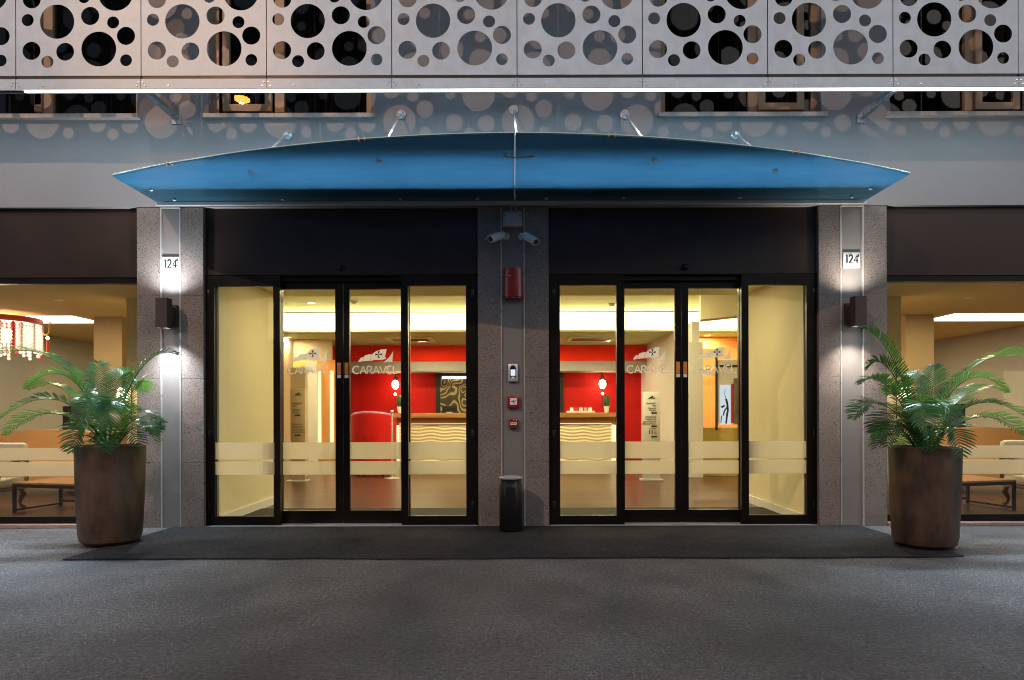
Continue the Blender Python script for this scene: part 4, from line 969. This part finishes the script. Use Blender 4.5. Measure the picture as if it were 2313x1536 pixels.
    # carved armchair
    ax, ay = mx(-34, 1.05), 1.05
    cr = thing('armchair', 'white upholstered armchair with carved legs in the %s lounge' % side, 'chair', (ax, ay, FL), 'lounge armchairs')
    box('seat', 'upholstery', cr, ax - .27, ax + .27, ay - .26, ay + .26, .27, .37, .035); box('seat_rail', 'carved_wood', cr, ax - .275, ax + .275, ay - .265, ay + .265, .235, .269, .008)
    box('backrest', 'upholstery', cr, ax - .26, ax + .26, ay + .24, ay + .33, .42, .76, .04)
    for q in (-1, 1):
        for p in (-1, 1):
            X0, Y0 = ax + q*.24, ay + p*.22
            MB().tube([(X0, Y0, .25), (X0 + q*.025, Y0 + p*.01, .19), (X0 - q*.015, Y0, .10), (X0 - q*.0, Y0, .05), (X0 + q*.04, Y0 + p*.02, FL + .012)], [.034, .032, .02, .018, .026], 10).build('leg', 'carved_wood', cr)
        MB().tube([(ax + q*.26, ay + .27, .27), (ax + q*.28, ay + .26, .45), (ax + q*.25, ay + .3, .60)], .02, 8).build('back_post', 'carved_wood', cr)
        MB().tube([(ax + q*.26, ay - .18, .26), (ax + q*.30, ay - .2, .42), (ax + q*.29, ay, .56), (ax + q*.26, ay + .27, .58)], .022, 8).build('arm', 'carved_wood', cr)
    MB().tube([(ax - .24, ay - .2, .08), (ax - .08, ay - .03, .12), (ax, ay, .10), (ax + .08, ay - .03, .12), (ax + .24, ay - .2, .08)], .018, 8).build('stretcher', 'carved_wood', cr)
    # lamps glowing behind the plants
    for (px, py, y, kind, lb) in ((286, 888, 1.45, 0, 'lantern'), (160, 906, 6.0, 1, 'lamp')):
        x, z = mx(px, y), Z(py, y); k = (DIST + y)/F
        if kind == 0:
            l = thing('wall_lantern', 'glowing lantern on the wall at the inner edge of the %s lounge window' % side, 'lamp', (x, y, z - .1), 'lanterns beside the lounge windows')
            MB().lathe((x, y - .09, z - 16*k), [(9*k, 0), (11*k, 12*k), (9*k, 26*k), (4*k, 30*k)], 16).build('shade', 'warm_disc', l)
            MB().tube([(x, y - .09, z + 14*k), (x, y - .05, z + 30*k), (x, y + .04, z + 24*k)], .008, 8).build('arm', 'dark_metal', l)
            MB().tube([(x - s*8*k, y + .03, z + 55*k), (x - s*8*k, y + .03, z - 60*k)], .006, 6).build('rod', 'dark_metal', l)
        else:
            l = thing('candle_lamp', 'small twin candle lamp deep inside the %s lounge' % side, 'lamp', (x, y, z - .3), 'candle lamps in the lounges')
            for q in (-1, 1): MB().lathe((x + q*8*k, y, z - 8*k), [(4*k, 0), (6*k, 8*k), (1*k, 18*k)], 10).build('bulb', 'warm_bulb', l)
            MB().tube([(x - 8*k, y, z - 9*k), (x, y, z - 20*k), (x + 8*k, y, z - 9*k)], .012, 8).tube([(x, y, z - 20*k), (x, y, FL)], .012, 8).build('stand', 'dark_metal', l)
    # cabinet and dark piece at the back
    x0, x1 = B(mx(76, 5.2), mx(102, 5.2)); cbn = thing('cabinet', 'pale narrow cabinet behind the sofa in the %s lounge' % side, 'cabinet', ((x0 + x1)/2, 5.3, FL), 'lounge cabinets')
    box('body', 'cream_paint', cbn, x0, x1, 5.2, 5.5, FL, Z(918, 5.2)); box('door', 'white_paint', cbn, x0 + .02, x1 - .02, 5.185, 5.199, FL + .1, Z(925, 5.2))
    x0, x1 = B(mx(106, 5.6), mx(160, 5.6)); tv = thing('media_console', 'dark glass fronted console behind the sofa in the %s lounge' % side, 'console', ((x0 + x1)/2, 5.7, FL), 'lounge consoles')
    box('body', 'black_plastic', tv, x0, x1, 5.6, 6.0, FL, Z(915, 5.6)); box('shelf', 'brushed_steel', tv, x0 + .03, x1 - .03, 5.585, 5.599, Z(962, 5.6), Z(960, 5.6))
    light('AREA', 'lounge_light', (s*5.4, 1.6, zc - .03), 46, (1, .78, .42), shape='DISK', size=.3)
    light('AREA', 'lounge_back_light', (s*5.8, 5.4, zc - .03), 120, (1, .80, .38), shape='DISK', size=.3)
    downl = thing('ceiling_downlight', 'small round light in the ceiling of the %s lounge above the plant' % side, 'ceiling light', (s*5.4, 1.6, zc), 'round ceiling lights')
    MB().lathe((s*5.4, 1.6, zc - .008), [(.05, 0), (.06, .0075)], 20).build('ring', 'white_paint', downl)
lounge(-1); lounge(1)

# ================================================================ PLANTERS AND FERNS
def planter(x, y, h, label, tilt):
    r = thing('planter', label, 'planter', (x, y, .014), 'tall clay planters')
    mb = MB(); mb.lathe((x, y, .014), [(.155, 0), (.198, .008), (.224, .03), (.236, .08), (.252, h*.5), (.260, h - .03), (.262, h - .008), (.256, h), (.241, h), (.234, h - .02), (.230, h - .09)], 64, cap=False)
    for v in mb.bm.verts:                                      # hand made: slightly out of round
        a = math.atan2(v.co.y - y, v.co.x - x); k = 1 + .008*math.sin(a*2 + tilt) + .004*math.sin(a*5 + v.co.z*7)
        v.co.x = x + (v.co.x - x)*k; v.co.y = y + (v.co.y - y)*k; v.co.z += tilt*.010*(v.co.x - x)*v.co.z
    mb.build('pot', 'planter_clay', r)
    MB().lathe((x, y, h - .08), [(.001, .01), (.12, .02), (.2, .012), (.240, 0)], 32, cap=False).build('soil', 'soil', r)
    return r
def bez(p, n):
    out = []
    for i in range(n + 1):
        t = i/n; u = 1 - t
        out.append(p[0]*u**3 + p[1]*3*u*u*t + p[2]*3*u*t*t + p[3]*t**3)
    return out
def frond(parent, ctrl, rnd, dens=1.0, llen=.155):
    mb = MB(); c = bez(ctrl, 48); L_ = sum((b - a).length for a, b in zip(c, c[1:]))
    n = len(c) - 1
    mb.tube(c[::3] + ([c[-1]] if (len(c) - 1) % 3 else []), [max(.0016, .0075*(1 - i/17)) for i in range(len(c[::3]))] + ([.0015] if (len(c) - 1) % 3 else []), 5)
    cnt = int(L_/.0222*dens); bm = mb.bm
    roll = rnd.uniform(-.35, .35)
    for k in range(cnt):
        t = .14 + .86*k/cnt; i = min(int(t*n), n - 1); f = t*n - i
        p = c[i].lerp(c[i + 1], f); tg = (c[i + 1] - c[i]).normalized()
        sd = tg.cross(Vector((0, 0, 1))); 
        if sd.length < .05: sd = Vector((1, 0, 0))
        sd.normalize(); up = sd.cross(tg).normalized()
        sd2 = (sd*math.cos(roll) + up*math.sin(roll)); up2 = sd2.cross(tg).normalized()
        prof = math.sin(min(1, (t - .08)/.35)*PI/2)**.7*(1 - max(0, (t - .72)/.28)**2*.8)
        for s in (-1, 1):
            ln = llen*prof*rnd.uniform(.86, 1.08)*min(1, L_/.62 + .25)
            if rnd.random() < .03: continue
            d = (sd2*s*.88 + tg*(.25 + .45*t) + up2*rnd.uniform(.22, .36)).normalized()
            wv = tg.cross(d).cross(d).normalized()*.0066*rnd.uniform(.85, 1.15)
            dr = rnd.uniform(.10, .30)
            q = [p, p + d*ln*.38, p + d*ln*.72 - Vector((0, 0, ln*dr*.22)), p + d*ln*.97 - Vector((0, 0, ln*dr*.62))]
            ws = (.55, 1.0, .85, .08)
            vs = [(bm.verts.new(a + wv*w_), bm.verts.new(a - wv*w_)) for a, w_ in zip(q, ws)]
            for a, b in zip(vs, vs[1:]): bm.faces.new([a[0], b[0], b[1], a[1]])
    o = mb.build('frond', 'leaf', parent)
    return o
def fern(bx, by, bz, specs, seed, fill, label):
    rnd = random.Random(seed)
    r = thing('fern_plant', label, 'plant', (bx, by, bz), 'ferns in the planters')
    for (c1, c2, c3, ya, yb, yc) in specs:
        p0 = Vector((bx + rnd.uniform(-.05, .05), by + rnd.uniform(-.05, .05), bz))
        frond(r, [p0, at(*c1, ya), at(*c2, yb), at(*c3, yc)], rnd)
    for k in range(fill):
        a = rnd.uniform(0, 2*PI); rr = rnd.uniform(.28, .46); hh = rnd.uniform(.10, .34)
        d = Vector((math.cos(a), math.sin(a)*.9, 0))
        p0 = Vector((bx, by, bz)) + d*.04
        frond(r, [p0, p0 + d*rr*.25 + Vector((0, 0, hh*.9)), p0 + d*rr*.75 + Vector((0, 0, hh*1.1)), p0 + d*rr + Vector((0, 0, hh*.35 - .04))], rnd, llen=.13)
    MB().lathe((bx, by, bz - .06), [(.06, 0), (.075, .05), (.05, .11), (.015, .14)], 14).build('crown_base', 'stem', r)
    return r
LX, LY = -3.375, -.79; RX, RY = 3.295, -1.02
planter(LX, LY, .815, 'tall weathered brown planter in front of the left lounge window, with the bluish fern', .6)
planter(RX, RY, .795, 'tall weathered brown planter in front of the right lounge window, turned browner', -1.0)
left = [((225, 890), (130, 745), (-20, 805), -.75, -.7, -.55), ((212, 880), (140, 790), (58, 878), -.85, -1.0, -1.1), ((190, 905), (105, 845), (-25, 968), -.95, -1.15, -1.2),
        ((238, 930), (226, 870), (221, 815), -.7, -.6, -.5), ((262, 905), (330, 765), (402, 802), -.75, -.72, -.68), ((240, 890), (212, 850), (182, 968), -.98, -1.15, -1.25), ((258, 890), (262, 850), (238, 975), -.98, -1.2, -1.3),
        ((285, 920), (315, 890), (364, 972), -.85, -.95, -1.0), ((205, 945), (172, 925), (163, 1026), -.95, -1.05, -1.1), ((285, 900), (318, 815), (322, 885), -.6, -.5, -.45), ((195, 915), (130, 830), (60, 880), -.6, -.4, -.3),
        ((295, 940), (325, 915), (350, 985), -.95, -1.05, -1.1), ((180, 925), (90, 900), (10, 985), -.8, -.8, -.8), ((245, 900), (262, 830), (300, 842), -.6, -.45, -.4)]
fern(LX, LY, .76, left, 3, 6, 'large green fern in the left planter, one frond tip inside the wall lamp beam')
mir = lambda p, k=12: (2*1161 - p[0] + k, p[1] + 8)
right = []
for (c1, c2, c3, ya, yb, yc) in left:
    if c3 == (402, 802): continue
    right.append((mir(c1), mir(c2), mir(c3), ya - .23, yb - .23, yc - .23))
right += [((2055, 890), (2010, 745), (1938, 741), -1.0, -.98, -.95), ((2045, 880), (1995, 770), (1958, 836), -1.05, -1.0, -.95), ((2035, 905), (1990, 820), (1944, 868), -1.1, -1.15, -1.15), ((2035, 925), (1975, 870), (1924, 948), -1.15, -1.25, -1.3)]
fern(RX, RY, .74, right, 11, 6, 'large green fern in the right planter, several fronds hanging over the stone pillar')

# ================================================================ STREET LAMPS (behind the photographer; they light the street)
def street_lamp(x, y, h, arm, lens, label):
    r = thing('street_lamp', label, 'street lamp', (x, y, 0), 'street lamps across the road')
    d = Vector((0 - x, -1 - y, 0)).normalized()
    b = Vector((x, y, 0)) - d*arm
    MB().tube([b, b + Vector((0, 0, h*.5)), b + Vector((0, 0, h + .25))], [.09, .07, .05], 14).build('pole', 'pole_paint', r)
    MB().tube([b + Vector((0, 0, h + .2)), b + d*arm*.5 + Vector((0, 0, h + .35)), b + d*(arm - .2) + Vector((0, 0, h + .22))], .035, 10).build('arm', 'pole_paint', r)
    p = Vector((x, y, h))
    MB().box(x - .2, x + .2, y - .28, y + .28, h + .06, h + .2, .03).build('head', 'pole_paint', r)
    MB().lathe((x, y, h + .02), [(.15, 0), (.18, .02), (.18, .04)], 16).build('lens', lens, r)
    return Vector((x, y, h - .06))
p = street_lamp(-9.2, -14.3, 13.3, 1.6, 'street_head', 'tall street lamp with an orange head far across the road')
l = light('SPOT', 'street_lamp_beam', p, 5200, (1.0, .66, .47), spot_size=R(75), spot_blend=.3, shadow_soft_size=.06); aim(l, (0.5, -1.5, 1.5))
p = street_lamp(-5.94, -8.2, 7.91, 1.2, 'sodium', 'lower street lamp with an orange sodium head beside the road')
l = light('SPOT', 'sodium_beam', p, 850, (1.0, .45, .13), spot_size=R(17), spot_blend=.9, shadow_soft_size=.05); aim(l, (-2.62, 0, 4.12))
# dark houses across the street, reflected in the panes
for k, (x0, x1, h) in enumerate(((-30, -8, 9.0), (-8, 9, 10.5), (9, 30, 9.4))):
    hb = thing('street_house', ('dark brown house across the street, to the left', 'tall dark house across the street, in the middle', 'dark low house across the street, to the right')[k], 'building', ((x0 + x1)/2, -24, 0), 'houses across the street')
    box('wall', 'opposite_wall', hb, x0 + .1, x1 - .1, -30, -24, 0, h)
    for j in range(int((x1 - x0)/3)):
        for f in range(int(h/3.3)):
            box('window', 'warm_line' if (j*5 + f*3 + k) % 11 == 0 else 'dark_glass', hb, x0 + 1 + j*3, x0 + 2.2 + j*3, -23.99, -23.95, 1.2 + f*3.2, 2.9 + f*3.2)  # the glowing ones are added to give faint reflections in the door glass

# ================================================================ WORLD, SUN, CAMERA
wd = bpy.data.worlds.new('World'); sc.world = wd; wd.use_nodes = True
t = wd.node_tree; bg = t.nodes['Background']; sky = t.nodes.new('ShaderNodeTexSky'); sky.sky_type = 'NISHITA'; sky.sun_disc = False
sky.sun_elevation = R(31); sky.sun_rotation = R(180 - 31); hs = t.nodes.new('ShaderNodeHueSaturation'); hs.inputs['Saturation'].default_value = 0.6; t.links.new(sky.outputs[0], hs.inputs['Color']); t.links.new(hs.outputs[0], bg.inputs[0]); bg.inputs[1].default_value = 0.115
sl = light('SUN', 'night_sun', (-9, -14, 14), .05, (1, .9, .8), angle=R(.5)); aim(sl, (.5, -1.5, 1.5))
cam = bpy.data.cameras.new('camera'); co = bpy.data.objects.new('camera', cam); COL.objects.link(co)
cam.sensor_width = 36; cam.lens = F*36/2313; cam.clip_end = 400; cam.clip_start = .05
cam.shift_y = (CY - 768)/2313; cam.shift_x = -(CX - 1156.5)/2313
co.location = (0, -DIST, HC); co.rotation_euler = (Matrix.Rotation(R(90), 3, 'X') @ Matrix.Rotation(-ROLL, 3, 'Z')).to_euler()
sc.camera = co
sc.view_settings.view_transform = 'Standard'; sc.view_settings.look = 'None'; sc.view_settings.exposure = 0; sc.view_settings.gamma = 1
sc.render.engine = 'CYCLES'; c = sc.cycles
c.max_bounces = 10; c.diffuse_bounces = 4; c.glossy_bounces = 4; c.transmission_bounces = 6; c.transparent_max_bounces = 16
c.filter_width = 1.0; c.use_denoising = True; c.sample_clamp_indirect = 6; c.caustics_reflective = False; c.caustics_refractive = False; c.blur_glossy = .5
